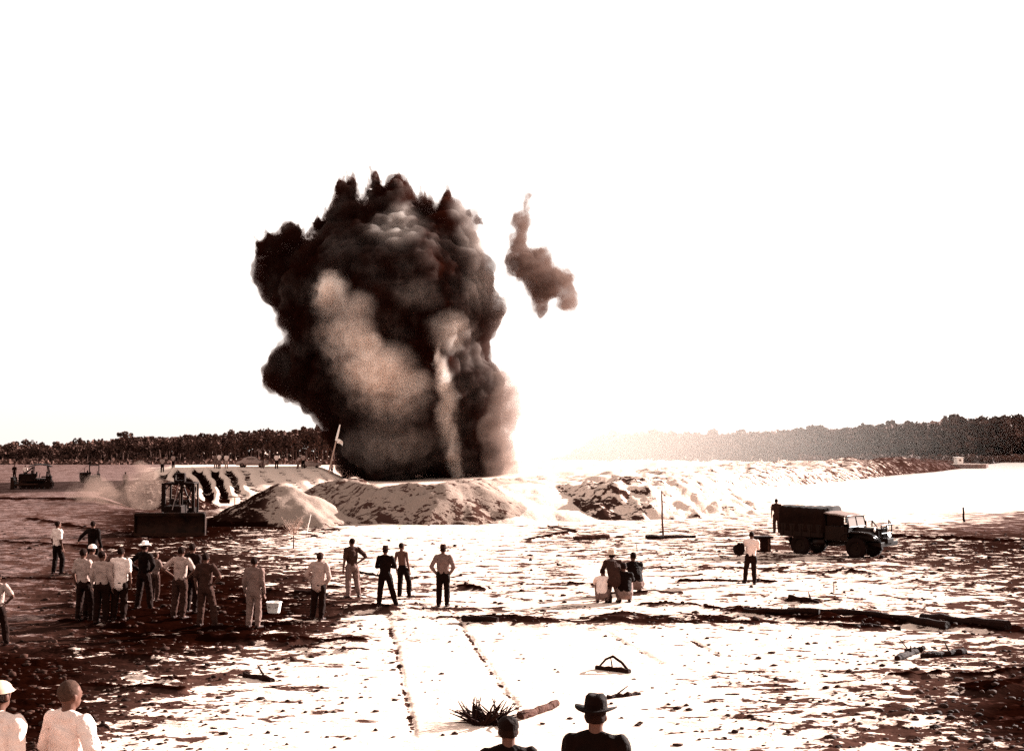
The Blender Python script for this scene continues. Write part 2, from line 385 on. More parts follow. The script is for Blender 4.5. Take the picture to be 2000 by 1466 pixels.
# river
bm = bmesh.new()
wp = [(p.x, p.y) for p in near] + [(p.x, p.y) for p in far]
cx = sum(p[0] for p in wp) / len(wp); cy = sum(p[1] for p in wp) / len(wp)
vs = [bm.verts.new((cx + (x - cx) * 1.06, cy + (y - cy) * 1.06, WZ)) for x, y in wp]
bmesh.ops.triangulate(bm, faces=[bm.faces.new(vs)])
me = bpy.data.meshes.new('river'); bm.to_mesh(me); bm.free()
wm = material('river_water', (.42, .34, .30), rough=.2, var=.1, bump=.25, bscale=1.2, spec=.9)
river = link('river', me, wm); river['kind'] = 'structure'

# ------------------------------------------------------------------ spoil mounds
def mound(name, label, ridge, foot, slopes, mud_shade_fn, rough=.12, res=.13, cat='spoil mound', floor=-.6, mt='mound'):
    """ridge: list of (x, y, z); slopes (left, right, front, back)"""
    x0 = min(r[0] for r in ridge) - foot; x1 = max(r[0] for r in ridge) + foot
    y0 = min(r[1] for r in ridge) - foot; y1 = max(r[1] for r in ridge) + foot
    X, Y = np.meshgrid(np.arange(x0, x1, res), np.arange(y0, y1, res * 1.3), indexing='xy')
    Z = np.full_like(X, -50.0)
    wx = X + .5 * fbm(X / 3, Y / 3, 3, 11); wy = Y + .5 * fbm(X / 3, Y / 3, 3, 15)
    segs = list(zip(ridge[:-1], ridge[1:])) if len(ridge) > 1 else [(ridge[0], ridge[0])]
    for a, b in segs:
        ex, ey = b[0] - a[0], b[1] - a[1]; L = ex * ex + ey * ey + 1e-6
        t = np.clip(((wx - a[0]) * ex + (wy - a[1]) * ey) / L, 0, 1)
        dx = wx - a[0] - ex * t; dy = wy - a[1] - ey * t
        gx = np.where(dx < 0, slopes[0], slopes[1]) * dx; gy = np.where(dy < 0, slopes[2], slopes[3]) * dy
        d = np.sqrt(gx * gx + gy * gy)
        zz = a[2] + (b[2] - a[2]) * t - np.sqrt(d * d + .05) + .2
        Z = np.maximum(Z, zz)
    Z = Z + rough * fbm(X / 1.6, Y / 1.6, 4, 19) + .035 * fbm(X / .35, Y / .35, 2, 23)
    gz = base_h(X, Y)
    Z = np.maximum(Z, gz + floor)
    mud_shade = mud_shade_fn(X, Y, Z)
    me = grid_mesh(name, X, Y, Z, {'mud_shade': mud_shade, 'tone': np.zeros_like(X)})
    # leave out the flat skirt under the land
    bm = bmesh.new(); bm.from_mesh(me)
    kill = [v for v in bm.verts if v.co.z <= -.45 + 0 and v.co.z < -.45]
    low = (Z <= gz + floor + 1e-4).ravel(); bm.verts.ensure_lookup_table()
    kill = [bm.verts[i] for i in np.nonzero(low)[0]]
    bmesh.ops.delete(bm, geom=kill, context='VERTS')
    # closed base
    bmesh.ops.holes_fill(bm, edges=[e for e in bm.edges if e.is_boundary], sides=0)
    bm.to_mesh(me); bm.free()
    o = link(name, me, M[mt]); tag(o, label, cat)
    return o
p = D(556, 944, 73); q1 = G(642, 1034, -.1)
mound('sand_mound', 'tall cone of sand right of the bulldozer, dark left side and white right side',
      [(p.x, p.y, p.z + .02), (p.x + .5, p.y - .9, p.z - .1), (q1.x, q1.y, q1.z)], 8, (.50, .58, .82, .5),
      lambda X, Y, Z: .30 + .42 * sstep(.3, -1.2, X - p.x) - .3 * sstep(0, 1.5, X - p.x) + .35 * (Z < .25), rough=.10)  # left face darker, right flank paler: shade and sun painted into the colour
r = [D(688, 938, 80), D(738, 951, 75.5), D(790, 942, 74), D(850, 946, 73.5), D(905, 936, 75), D(1010, 935, 86), D(1090, 948, 96)]
mound('sand_ridge', 'long rounded ridge of spoil sand directly below the smoke column, shaded side to the viewer',
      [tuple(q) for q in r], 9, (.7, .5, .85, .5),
      lambda X, Y, Z: .40 + .12 * sstep(1.5, .2, Z) - .3 * sstep(-2.5, 1.5, X), rough=.14, res=.15, cat='spoil ridge')  # dark cover thins to the right, the sunlit end painted paler
r = [D(960, 946, 79), D(1030, 944, 80), D(1100, 950, 81), D(1150, 958, 82)]
mound('white_ridge', 'smooth bright white sand slope between the shaded ridge and the rubble bank',
      [tuple(q) for q in r], 12, (.35, .35, .30, .5), lambda X, Y, Z: .12 + 0 * X, rough=.10, res=.18, cat='sand slope', mt='ground')
r = [D(1125, 942, 80), D(1200, 934, 79), D(1290, 936, 82), D(1370, 944, 89), D(1440, 966, 98)]
mound('rubble_bank', 'rough bank of cloddy spoil speckled with lumps between the white ridge and the river',
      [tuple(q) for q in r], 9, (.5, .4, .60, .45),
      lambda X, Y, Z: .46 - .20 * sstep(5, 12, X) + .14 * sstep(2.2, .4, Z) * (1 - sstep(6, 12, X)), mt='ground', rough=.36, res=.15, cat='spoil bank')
for (a, b, yy, sc, lab) in ((262, 938, 112, 1.0, 'small dark heap of earth rising above the dust behind the bulldozer'),
                            (655, 936, 96, .8, 'small brown heap of sand at the left foot of the smoke column')):
    q = D(a, b, yy)
    mound('earth_heap', lab, [(q.x, q.y, q.z), (q.x + 2.5 * sc, q.y + .5, q.z + .1)], 7 * sc, (.5, .6, .55, .5),
          (lambda X, Y, Z: .72 + 0 * X) if sc == 1.0 else (lambda X, Y, Z: .5 + 0 * X), rough=.15, res=.2, cat='earth heap')

# ------------------------------------------------------------------ the blast
SD = 150.0
PXM = F / SD
def tube_bm(bm, pts, radii, n=10, cap=True):
    rings = []
    for i, (p, r) in enumerate(zip(pts, radii)):
        p = Vector(p)
        a = Vector(pts[max(i - 1, 0)]); b = Vector(pts[min(i + 1, len(pts) - 1)])
        d = (b - a).normalized(); u = d.orthogonal().normalized() if i == 0 else (u - d * u.dot(d)).normalized()
        w = d.cross(u)
        rings.append([bm.verts.new(p + (u * math.cos(2 * math.pi * k / n) + w * math.sin(2 * math.pi * k / n)) * r) for k in range(n)])
    for A, B in zip(rings[:-1], rings[1:]):
        for k in range(n):
            bm.faces.new((A[k], A[(k + 1) % n], B[(k + 1) % n], B[k]))
    if cap:
        bm.faces.new(list(reversed(rings[0]))); bm.faces.new(rings[-1])
def remeshed(bm, voxel, name):
    me = bpy.data.meshes.new(name); bm.to_mesh(me); bm.free()
    o = bpy.data.objects.new(name, me); COL.objects.link(o)
    md = o.modifiers.new('r', 'REMESH'); md.mode = 'VOXEL'; md.voxel_size = voxel; md.use_smooth_shade = True
    dg = bpy.context.evaluated_depsgraph_get(); ev = o.evaluated_get(dg)
    out = bpy.data.meshes.new_from_object(ev); out.name = name
    bpy.data.objects.remove(o); bpy.data.meshes.remove(me)
    return out
def displace(me, amp, scales):
    n = len(me.vertices); co = np.empty(n * 3, np.float32); me.vertices.foreach_get('co', co); co = co.reshape(-1, 3)
    no = np.empty(n * 3, np.float32); me.vertices.foreach_get('normal', no); no = no.reshape(-1, 3)
    for i in range(n):
        v = Vector(co[i]); d = 0
        for s, a in zip(scales, amp):
            d += a * (mnoise.noise(v / s))
        co[i] += no[i] * d
    me.vertices.foreach_set('co', co.ravel()); me.update()
def resolid(me, voxel, name):
    b = bmesh.new(); b.from_mesh(me); bpy.data.meshes.remove(me); return remeshed(b, voxel, name)
def blob(bm, px, py, r, dy=0.0, ry=None, rz=None):
    c = D(px, py, SD + dy)
    m = Matrix.Translation(c) @ Matrix.Diagonal((r / PXM, (ry or r) / PXM, (rz or r) / PXM, 1))
    bmesh.ops.create_icosphere(bm, subdivisions=3, radius=1, matrix=m)
def spike(bm, x0, y0, x1, y1, r, dy=0.0):
    a, b = D(x0, y0, SD + dy), D(x1, y1, SD + dy * .8)
    n = 6; pts, rad = [], []
    for i in range(n + 1):
        t = i / n
        pts.append(a.lerp(b, t) + Vector((.14 * math.sin(5 * t + x0), .12 * math.cos(4 * t + x0), 0)) * t)
        rad.append(max(.085, 1.25 * r / PXM * (1 - t) ** .85))
    tube_bm(bm, pts, rad, 8)

def smoke_material(name, dark, pale, density, puffs=(), fade=None, noise_lo=.25, nscale=.22, fray=None, anis=0.0, hollow=None):
    m = bpy.data.materials.new(name); m.use_nodes = True
    n, l = m.node_tree.nodes, m.node_tree.links
    n.remove(n['Principled BSDF'])
    v = n.new('ShaderNodeVolumePrincipled'); v.inputs['Anisotropy'].default_value = anis; v.inputs['Absorption Color'].default_value = (.045, .022, .017, 1)
    l.new(v.outputs[0], n['Material Output'].inputs['Volume'])
    tc = n.new('ShaderNodeTexCoord'); P = tc.outputs['Object']
    def mathn(op, a, b=None):
        k = n.new('ShaderNodeMath'); k.operation = op
        for i, q in enumerate((a, b)):
            if q is None: continue
            if isinstance(q, (int, float)): k.inputs[i].default_value = q
            else: l.new(q, k.inputs[i])
        return k.outputs[0]
    def mr(x, a, b, c, d, smooth=True):
        k = n.new('ShaderNodeMapRange'); k.interpolation_type = 'SMOOTHSTEP' if smooth else 'LINEAR'
        for i, q in enumerate((a, b, c, d)): k.inputs[i + 1].default_value = q
        l.new(x, k.inputs[0]); return k.outputs[0]
    t = n.new('ShaderNodeTexNoise'); t.inputs['Scale'].default_value = nscale; t.inputs['Detail'].default_value = 6; t.inputs['Roughness'].default_value = .68
    l.new(P, t.inputs['Vector'])
    dn = mr(t.outputs[0], .38, .62, noise_lo, 1.6)
    field = mr(t.outputs[0], .45, .75, 0, .12)
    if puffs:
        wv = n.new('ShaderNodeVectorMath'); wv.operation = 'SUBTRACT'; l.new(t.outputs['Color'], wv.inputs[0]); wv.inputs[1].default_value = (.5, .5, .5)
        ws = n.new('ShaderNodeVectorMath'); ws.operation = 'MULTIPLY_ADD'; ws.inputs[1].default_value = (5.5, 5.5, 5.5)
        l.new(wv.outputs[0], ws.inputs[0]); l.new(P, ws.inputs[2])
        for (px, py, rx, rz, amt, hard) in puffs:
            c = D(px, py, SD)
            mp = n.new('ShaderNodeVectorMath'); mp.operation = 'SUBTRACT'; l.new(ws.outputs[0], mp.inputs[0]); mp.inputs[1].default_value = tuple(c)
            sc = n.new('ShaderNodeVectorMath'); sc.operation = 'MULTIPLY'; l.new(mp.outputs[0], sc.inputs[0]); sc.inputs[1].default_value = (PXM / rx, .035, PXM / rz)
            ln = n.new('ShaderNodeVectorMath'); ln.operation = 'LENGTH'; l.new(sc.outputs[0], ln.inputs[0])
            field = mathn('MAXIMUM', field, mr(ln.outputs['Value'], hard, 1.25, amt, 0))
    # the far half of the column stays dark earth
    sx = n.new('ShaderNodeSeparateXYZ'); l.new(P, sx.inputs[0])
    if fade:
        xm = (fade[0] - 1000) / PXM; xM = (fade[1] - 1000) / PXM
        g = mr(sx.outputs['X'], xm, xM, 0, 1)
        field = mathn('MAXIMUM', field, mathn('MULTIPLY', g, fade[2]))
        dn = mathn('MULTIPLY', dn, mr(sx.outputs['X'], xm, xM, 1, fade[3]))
    mx = n.new('ShaderNodeMix'); mx.data_type = 'RGBA'; mx.inputs[6].default_value = (*dark, 1); mx.inputs[7].default_value = (*pale, 1)
    l.new(field, mx.inputs[0]); l.new(mx.outputs[2], v.inputs['Color'])
    l.new(mathn('MULTIPLY', dn, density), v.inputs['Density'])
    return m

EARTH = (.020, .0048, .0026)
DUST = (1.0, .885, .81)
plume = empty('blast_cloud', D(800, 945, SD), 0, 'huge dark column of blasted earth and smoke with jagged top rising behind the sand ridge', 'explosion')
inv = Matrix.Translation(plume.location).inverted()
def part(name, me, mt, root):
    o = link(name, me, mt); o.parent = root; o.matrix_parent_inverse = Matrix.Translation(root.location).inverted(); return o
OUT = [(590,1405),(520,1380),(470,1362),(450,1320),(428,1250),(396,1180),(366,1130),(300,1095),(230,1050),(180,1004),(148,965),(146,920),(182,870),(208,820),(216,765),(203,710),(172,660),(146,620),(122,560),(107,500),(110,440),(122,408),(103,388),(106,350),(130,374),(150,366),(150,316),(178,345),(212,340),(220,308),(258,278),(264,295),(300,312),(314,352),(333,308),(348,312),(345,294),(368,256),(384,280),(402,275),(400,228),(420,245),(433,200),(438,150),(455,95),(468,112),(475,92),(488,128),(495,82),(503,112),(514,76),(531,120),(530,165),(555,208),(570,195),(574,144),(596,152),(594,72),(619,70),(631,110),(632,132),(658,152),(670,115),(690,93),(714,82),(726,118),(745,103),(750,145),(775,177),(797,182),(800,136),(807,175),(840,185),(860,222),(879,216),(893,175),(919,138),(931,175),(934,205),(990,235),(1030,258),(1052,300),(1064,350),(1082,410),(1112,460),(1132,490),(1130,560),(1134,620),(1165,680),(1143,740),(1132,800),(1127,860),(1112,905),(1150,950),(1150,1100),(1140,1250),(1150,1372),(1080,1385),(1050,1375),(980,1384),(600,1412)]
SKIRT = [(1080,900),(1112,905),(1155,945),(1218,975),(1250,1040),(1240,1130),(1200,1210),(1192,1290),(1214,1350),(1200,1374),(1060,1385),(1040,1200),(1050,1000)]
WISP = [(1293,150),(1276,180),(1256,196),(1247,230),(1264,262),(1252,310),(1252,380),(1264,408),(1308,398),(1330,388),(1347,440),(1372,480),(1417,488),(1442,540),(1463,590),(1458,640),(1424,662),(1402,668),(1378,640),(1393,602),(1350,612),(1327,640),(1332,680),(1302,695),(1283,670),(1278,620),(1248,590),(1233,545),(1188,515),(1158,500),(1150,460),(1173,410),(1188,360),(1198,310),(1188,270),(1222,240),(1238,183),(1268,162)]
def balls(outline, rmin, seed, shrink=1.0, step=2.6):
    """round volumes of unequal depth that together fill the outlined body of smoke"""
    poly = [(450 + x / 2.156, 300 + y / 2.156) for x, y in outline]
    xs = [p[0] for p in poly]; ys = [p[1] for p in poly]
    X, Y = np.meshgrid(np.arange(min(xs), max(xs), step), np.arange(min(ys), max(ys), step)); X = X.ravel(); Y = Y.ravel()
    d = -sdpoly(X, Y, poly); k = d > rmin; X, Y, d = X[k], Y[k], d[k]
    o = np.argsort(-d); acc = []
    ax = np.empty(0); ay = np.empty(0); ar = np.empty(0)
    for i in o:
        if len(ar):
            q = np.hypot(ax - X[i], ay - Y[i])
            if (q + d[i] < ar * 1.03 + 1.2).any() or (q < .30 * ar).any(): continue
        ax = np.append(ax, X[i]); ay = np.append(ay, Y[i]); ar = np.append(ar, d[i])
        if len(ar) > 650: break
    return list(zip(ax, ay, ar * shrink))
def fill(outline, rmin, seed, cut, depth=.16, dy=0.0):
    rr = random.Random(seed); A, B = bmesh.new(), bmesh.new(); na = nb = 0
    for x, y, r in balls(outline, rmin, seed):
        off = dy + rr.uniform(-1, 1) * (3.0 if r < 60 else 1.5) * (1 if r > 12 else .5)
        sub = 3 if r > 14 else 2
        r = r * .955 if r > 25 else r
        m = Matrix.Translation(D(x, y, SD + off)) @ Matrix.Diagonal((r / PXM, r / PXM * (1.1 if r > 40 else 1.6 if r > 10 else 2.0), r / PXM, 1))
        bmesh.ops.create_icosphere(A if (r > cut or x > 925) else B, subdivisions=sub, radius=1, matrix=m)
    return A, B
A, B = fill(OUT, 2.2, 5, 16)
me = remeshed(A, .33, 'earth_column'); displace(me, (1.0, .8, .65, .42), (4.6, 2.2, 1.0, .5)); column_me = resolid(me, .26, 'earth_column')
bm = B
for bx, by, tx, ty, r_ in [(140,420,104,350,18),(170,380,150,314,16),(160,400,120,368,14),(230,360,222,300,16),(265,330,258,276,14),(300,360,304,306,12),(325,350,332,304,10),(345,345,344,288,12),(370,320,367,250,14),
        (395,320,390,268,12),(402,290,400,222,13),(425,280,421,238,11),(440,240,436,190,12),(462,160,455,88,15),(475,150,474,86,9),(495,150,494,76,12),(505,140,507,100,9),(518,160,515,70,12),(530,190,534,130,11),(575,200,572,138,12),
        (600,140,593,64,12),(612,140,612,66,14),(622,140,622,74,9),(634,160,637,112,9),(660,180,664,120,14),(675,170,674,106,12),(690,160,688,84,13),(708,150,710,76,15),(722,150,728,104,11),(742,160,747,94,10),(760,190,762,140,12),
        (800,200,799,128,10),(815,210,818,160,12),(845,220,838,172,14),(895,240,893,170,14),(915,230,918,132,20),(928,230,931,168,12),(950,240,958,208,14),(1000,260,1006,232,12),(1035,290,1040,250,14),(780,200,781,160,10),(555,230,553,196,10),
        (420,265,410,240,9),(130,460,104,428,10),(200,360,197,322,11),(185,370,178,332,10),(285,330,283,292,10),(650,175,647,130,10),(585,190,583,150,9)]:
    q = lambda x, y: (450 + x / 2.156, 300 + y / 2.156)
    ex, ey = tx + (tx - bx) * .12, ty + (ty - by) * .14
    spike(bm, *q(bx, by), *q(ex, ey), r_ * .55, rnd.uniform(-1.5, 1.5))
    for j in range(2):
        sx_ = rnd.uniform(-22, 22); k_ = rnd.uniform(.45, .85)
        spike(bm, *q(bx + sx_, by + 8), *q(bx + sx_ * 1.15 + (tx - bx) * k_, by + (ty - by) * k_), r_ * .36, rnd.uniform(-2.5, 2.5))
me = remeshed(B, .115, 'earth_jet'); displace(me, (.16, .12), (.7, .22)); jet_me = resolid(me, .11, 'earth_jet'); me = column_me
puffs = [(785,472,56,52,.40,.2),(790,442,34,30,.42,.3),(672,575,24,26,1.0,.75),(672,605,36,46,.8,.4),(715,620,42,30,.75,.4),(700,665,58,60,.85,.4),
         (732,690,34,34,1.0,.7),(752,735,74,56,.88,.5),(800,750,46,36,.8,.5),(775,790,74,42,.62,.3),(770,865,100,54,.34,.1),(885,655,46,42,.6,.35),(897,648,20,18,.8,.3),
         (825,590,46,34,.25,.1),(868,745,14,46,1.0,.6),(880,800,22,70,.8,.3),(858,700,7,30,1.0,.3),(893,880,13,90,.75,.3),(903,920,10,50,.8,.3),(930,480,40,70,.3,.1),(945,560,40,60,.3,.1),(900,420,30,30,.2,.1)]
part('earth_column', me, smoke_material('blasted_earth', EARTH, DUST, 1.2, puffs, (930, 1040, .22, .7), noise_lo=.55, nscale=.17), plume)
jm_ = smoke_material('thrown_earth', EARTH, DUST, 2.6, (), None, noise_lo=.5, nscale=.8)
bj = bmesh.new(); bj.from_mesh(jet_me); seen = set(); isl = []
for v0 in bj.verts:
    if v0.index in seen: continue
    st, comp = [v0], []; seen.add(v0.index)
    while st:
        v = st.pop(); comp.append(v.index)
        for e in v.link_edges:
            w = e.other_vert(v)
            if w.index not in seen: seen.add(w.index); st.append(w)
    isl.append(set(comp))
for comp in isl:
    if len(comp) < 60: continue
    b2 = bmesh.new(); b2.from_mesh(jet_me); b2.verts.ensure_lookup_table()
    bmesh.ops.delete(b2, geom=[v for v in b2.verts if v.index not in comp], context='VERTS')
    m2 = bpy.data.meshes.new('earth_jet'); b2.to_mesh(m2); b2.free(); part('earth_jet', m2, jm_, plume)
bj.free()
# thinner brown dust rolling off the right of the column
A, B = fill(SKIRT, 6, 8, 0, dy=-2)
me = remeshed(A, .4, 'dust_skirt'); displace(me, (1.3, .9, .6), (4, 1.8, .8)); me = resolid(me, .4, 'dust_skirt')
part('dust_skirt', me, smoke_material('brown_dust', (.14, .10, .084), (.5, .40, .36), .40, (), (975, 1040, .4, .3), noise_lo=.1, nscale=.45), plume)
# loose cloud thrown off to the right
A, B = fill(WISP, 1.8, 9, 0)
me = remeshed(A, .22, 'stray_smoke'); displace(me, (.7, .6, .45), (2.2, 1.0, .45)); me = resolid(me, .25, 'stray_smoke')
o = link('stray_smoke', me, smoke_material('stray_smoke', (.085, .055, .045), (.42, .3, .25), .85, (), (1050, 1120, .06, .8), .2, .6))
tag(o, 'ragged brown smoke wisp hanging in the white sky right of the dark column', 'smoke')
# pale dust: between the column and the wisp, and drifting over the far wood
bm = bmesh.new()
for q in [(985,570,34),(1000,590,28),(975,610,28),(1010,560,20)]: blob(bm, *q, dy=2)
me = remeshed(bm, .5, 'pale_dust'); displace(me, (1.6, .8), (2.5, 1.1))
part('pale_dust', me, smoke_material('pale_dust', (.92, .84, .78), (1, 1, 1), .10, (), None, .1, .4), plume)

# ------------------------------------------------------------------ woods on the horizon
def leaf_cloud(name, n, rx, rz, z0, size, seed, lobes=9, top=1.0):
    """many small leaf clumps spread through an uneven crown of several lobes"""
    r = np.random.RandomState(seed)
    C = [(0, 0, z0 + rz * .1, rx * .6, rz * .7)]
    for k in range(lobes):
        a = r.uniform(0, 2 * math.pi); h = r.uniform(-.8, .9); q = rx * r.uniform(.3, .8) * math.sqrt(max(.15, 1 - h * h * .8))
        C.append((math.cos(a) * q, math.sin(a) * q, z0 + rz * h, rx * r.uniform(.25, .45), rz * r.uniform(.2, .36)))
    co = []
    for k in range(n):
        c = C[r.randint(len(C))]
        d = r.normal(size=3); d /= np.linalg.norm(d); rad = r.uniform(.5, 1.0) ** .5
        p = np.array([c[0] + d[0] * c[3] * rad, c[1] + d[1] * c[3] * rad, c[2] + d[2] * c[4] * rad])
        u = r.normal(size=3); u /= np.linalg.norm(u); v = np.cross(u, r.normal(size=3)); v /= np.linalg.norm(v)
        s = size * r.uniform(.5, 1.2)
        co += [p - u * s - v * s * .5, p + u * s * .7 - v * s * .8, p + u * s + v * s * .5, p - u * s * .6 + v * s]
    return np.array(co, np.float32)
def quads_mesh(name, co):
    n = len(co) // 4
    me = bpy.data.meshes.new(name); me.vertices.add(len(co)); me.vertices.foreach_set('co', co.ravel())
    me.loops.add(len(co)); me.loops.foreach_set('vertex_index', np.arange(len(co), dtype=np.int32))
    me.polygons.add(n); me.polygons.foreach_set('loop_start', np.arange(0, n * 4, 4, dtype=np.int32)); me.polygons.foreach_set('loop_total', np.full(n, 4, dtype=np.int32))
    me.update(calc_edges=True); return me
def trunk_mesh(name, h, r0, seed, limbs=5, lean=.04):
    rr = random.Random(seed); bm = bmesh.new()
    pts = [Vector((lean * h * (k / 5) ** 2 * rr.uniform(.5, 1), .02 * h * math.sin(k), h * k / 5)) for k in range(6)]
    tube_bm(bm, pts, [r0 * (1 - .75 * k / 5) for k in range(6)], 6)
    for k in range(limbs):
        t = rr.uniform(.45, .95); b = pts[int(t * 5)].lerp(pts[min(5, int(t * 5) + 1)], t * 5 % 1)
        a = rr.uniform(0, 6.28); q = b + Vector((math.cos(a), math.sin(a), .7)) * h * .16
        tube_bm(bm, [b, b.lerp(q, .5) + Vector((0, 0, -.03)), q], [r0 * .4, r0 * .28, r0 * .12], 5)
    me = bpy.data.meshes.new(name); bm.to_mesh(me); bm.free(); return me
def tree_kind(kind, v):
    if kind == 'tall':
        return trunk_mesh('trunk', 8.0, .17, v, 6), quads_mesh('crown', leaf_cloud('c', 330, 1.7, 2.2, 6.4, .30, v, 8))
    return trunk_mesh('trunk', 6.0, .20, v, 6), quads_mesh('crown', leaf_cloud('c', 420, 2.4, 3.0, 4.2, .36, v, 11))
VAR = {k: [] for k in ('tall', 'bushy')}
def plant_tree(kind, name, v, x, y, z, s, label, cat, group, leafmat):
    root = empty(name, (x, y, z), rnd.uniform(0, 6.28), label, cat, group); root.scale = (s * rnd.uniform(.85, 1.15),) * 2 + (s,)
    tm, cm = VAR[kind][v]
    link('trunk', tm, M['bark'], root); link('crown', cm, leafmat, root)
for v in range(7):
    VAR['tall'].append(tree_kind('tall', 100 + v)); VAR['bushy'].append(tree_kind('bushy', 200 + v))
def interp(tab, x):
    return float(np.interp(x, [t[0] for t in tab], [t[1] for t in tab]))
LT = [(-160, 874), (0, 871), (40, 869), (110, 870), (150, 862), (210, 860), (245, 853), (330, 852), (410, 851), (480, 845), (520, 838), (570, 843), (600, 838), (650, 842), (740, 845)]
RT = [(1060, 900), (1100, 892), (1150, 862), (1185, 846), (1300, 845), (1420, 848), (1500, 842), (1620, 838), (1700, 832), (1780, 826), (1860, 820), (1900, 822), (1960, 820), (2160, 824)]
n_l = 0
for row, (yy, step) in enumerate(((292, 9.5), (303, 12.5))):
    x = -150.0
    while x < 735:
        Y = yy + rnd.uniform(-4, 4); top = interp(LT, x) + rnd.uniform(-3, 5) + (4 if row == 0 else 0)
        if rnd.random() < .05: top -= 6
        q = D(x, top, Y); gz = float(base_h(np.array([q.x]), np.array([Y]))[0]) - .1
        h = q.z - gz
        plant_tree('tall' if x > 130 else 'bushy', 'tree', rnd.randrange(7), q.x, Y, gz, h / (8.4 if x > 130 else 7.0),
                   'slender dark tree in the wood left of the smoke column', 'tree', 'dark trees of the left wood', M['leaf_dark'])
        x += step * rnd.uniform(.7, 1.3)
x = 1085.0
while x < 2150:
    Y = 335 + rnd.uniform(-6, 6); q = D(x, interp(RT, x) + rnd.uniform(-2, 6), Y)
    gz = float(base_h(np.array([q.x]), np.array([Y]))[0]) - .1
    plant_tree('bushy', 'tree', rnd.randrange(7), q.x, Y, gz, max(1.5, q.z - gz) / 7.0,
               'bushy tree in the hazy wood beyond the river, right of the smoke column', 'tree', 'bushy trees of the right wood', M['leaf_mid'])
    x += 9.0 * rnd.uniform(.7, 1.3)
# the depth of the woods behind and the scrub at their feet: uncountable
def mass(name, label, cat, xs, Y0, Y1, top, n, size, mt, seed, zlow=-2.0, off=3):
    r = np.random.RandomState(seed); co = []
    for k in range(n):
        x = r.uniform(*xs); Y = r.uniform(Y0, Y1); q = D(x, interp(top, x) + off if isinstance(top, list) else top, Y)
        q.z += 1.2 * mnoise.noise(Vector((q.x / 5, Y / 5, 3)))
        z = zlow + (q.z - zlow) * r.uniform(0, 1) ** .7
        p = np.array([q.x, Y, z]); u = r.normal(size=3); u /= np.linalg.norm(u); v = np.cross(u, r.normal(size=3)); v /= np.linalg.norm(v)
        s = size * r.uniform(.5, 1.3)
        co += [p - u * s - v * s * .5, p + u * s * .7 - v * s * .8, p + u * s + v * s * .5, p - u * s * .6 + v * s]
    o = link(name, quads_mesh(name, np.array(co, np.float32)), mt); tag(o, label, cat, kind='stuff'); return o
mass('wood', 'dense dark foliage filling the wood behind the left row of trees', 'wood', (-220, 760), 312, 330, LT, 16000, .5, M['leaf_dark'], 5)
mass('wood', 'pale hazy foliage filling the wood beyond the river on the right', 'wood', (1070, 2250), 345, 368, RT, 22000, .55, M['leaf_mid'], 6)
mass('scrub', 'low dark scrub along the far river bank at the right edge', 'scrub', (1560, 2300), 300, 328, 891, 9000, .4, M['leaf_dark'], 7, -2.2)
mass('scrub', 'low dark scrub at the foot of the left wood', 'scrub', (-220, 700), 272, 288, 899, 5000, .35, M['leaf_dark'], 8, -2.2)

# air-borne dust of the blast drifting across the right wood
bm = bmesh.new()
a, b = G(1030, 900, -1), 0
bmesh.ops.create_icosphere(bm, subdivisions=4, radius=1, matrix=Matrix.Translation((48, 262, 9)) @ Matrix.Diagonal((78, 52, 15, 1)))
me = bpy.data.meshes.new('dust_haze'); bm.to_mesh(me); bm.free(); displace(me, (5, 2), (22, 8))
dm = bpy.data.materials.new('drifting_dust'); dm.use_nodes = True
n, l = dm.node_tree.nodes, dm.node_tree.links; n.remove(n['Principled BSDF'])
v = n.new('ShaderNodeVolumePrincipled'); v.inputs['Color'].default_value = (1, .88, .81, 1); l.new(v.outputs[0], n['Material Output'].inputs['Volume'])
tc = n.new('ShaderNodeTexCoord'); sx = n.new('ShaderNodeSeparateXYZ'); l.new(tc.outputs['Object'], sx.inputs[0])
mr = n.new('ShaderNodeMapRange'); mr.inputs[1].default_value = 0; mr.inputs[2].default_value = 110; mr.inputs[3].default_value = 1; mr.inputs[4].default_value = 0
l.new(sx.outputs['X'], mr.inputs[0])
pw = n.new('ShaderNodeMath'); pw.operation = 'POWER'; pw.inputs[1].default_value = 2.0; l.new(mr.outputs[0], pw.inputs[0])
ml = n.new('ShaderNodeMath'); ml.operation = 'MULTIPLY'; ml.inputs[1].default_value = .0062; l.new(pw.outputs[0], ml.inputs[0]); l.new(ml.outputs[0], v.inputs['Density'])
dust = link('dust_haze', me, dm); tag(dust, 'bright white dust drifting from the blast over the far right wood', 'dust', kind='stuff')
# dust raised behind the bulldozer
bm = bmesh.new()
for (px, py, yy, r) in [(150, 955, 100, 1.0), (175, 965, 98, 1.3), (200, 970, 97, 1.5), (235, 970, 96, 1.4), (265, 965, 96, 1.5), (285, 955, 97, 1.8), (275, 945, 98, 1.3), (215, 978, 95, 1.0), (165, 978, 96, .8)]:
    bmesh.ops.create_icosphere(bm, subdivisions=3, radius=r, matrix=Matrix.Translation(D(px, py, yy)))
me = remeshed(bm, .3, 'dust_haze'); displace(me, (.8, .4), (1.6, .7))
o = link('dust_haze', me, smoke_material('raised_dust', (.24, .16, .13), (.7, .55, .46), .18, (), None, .1, .5)); tag(o, 'low brown dust cloud raised behind the bulldozer', 'dust', kind='stuff')

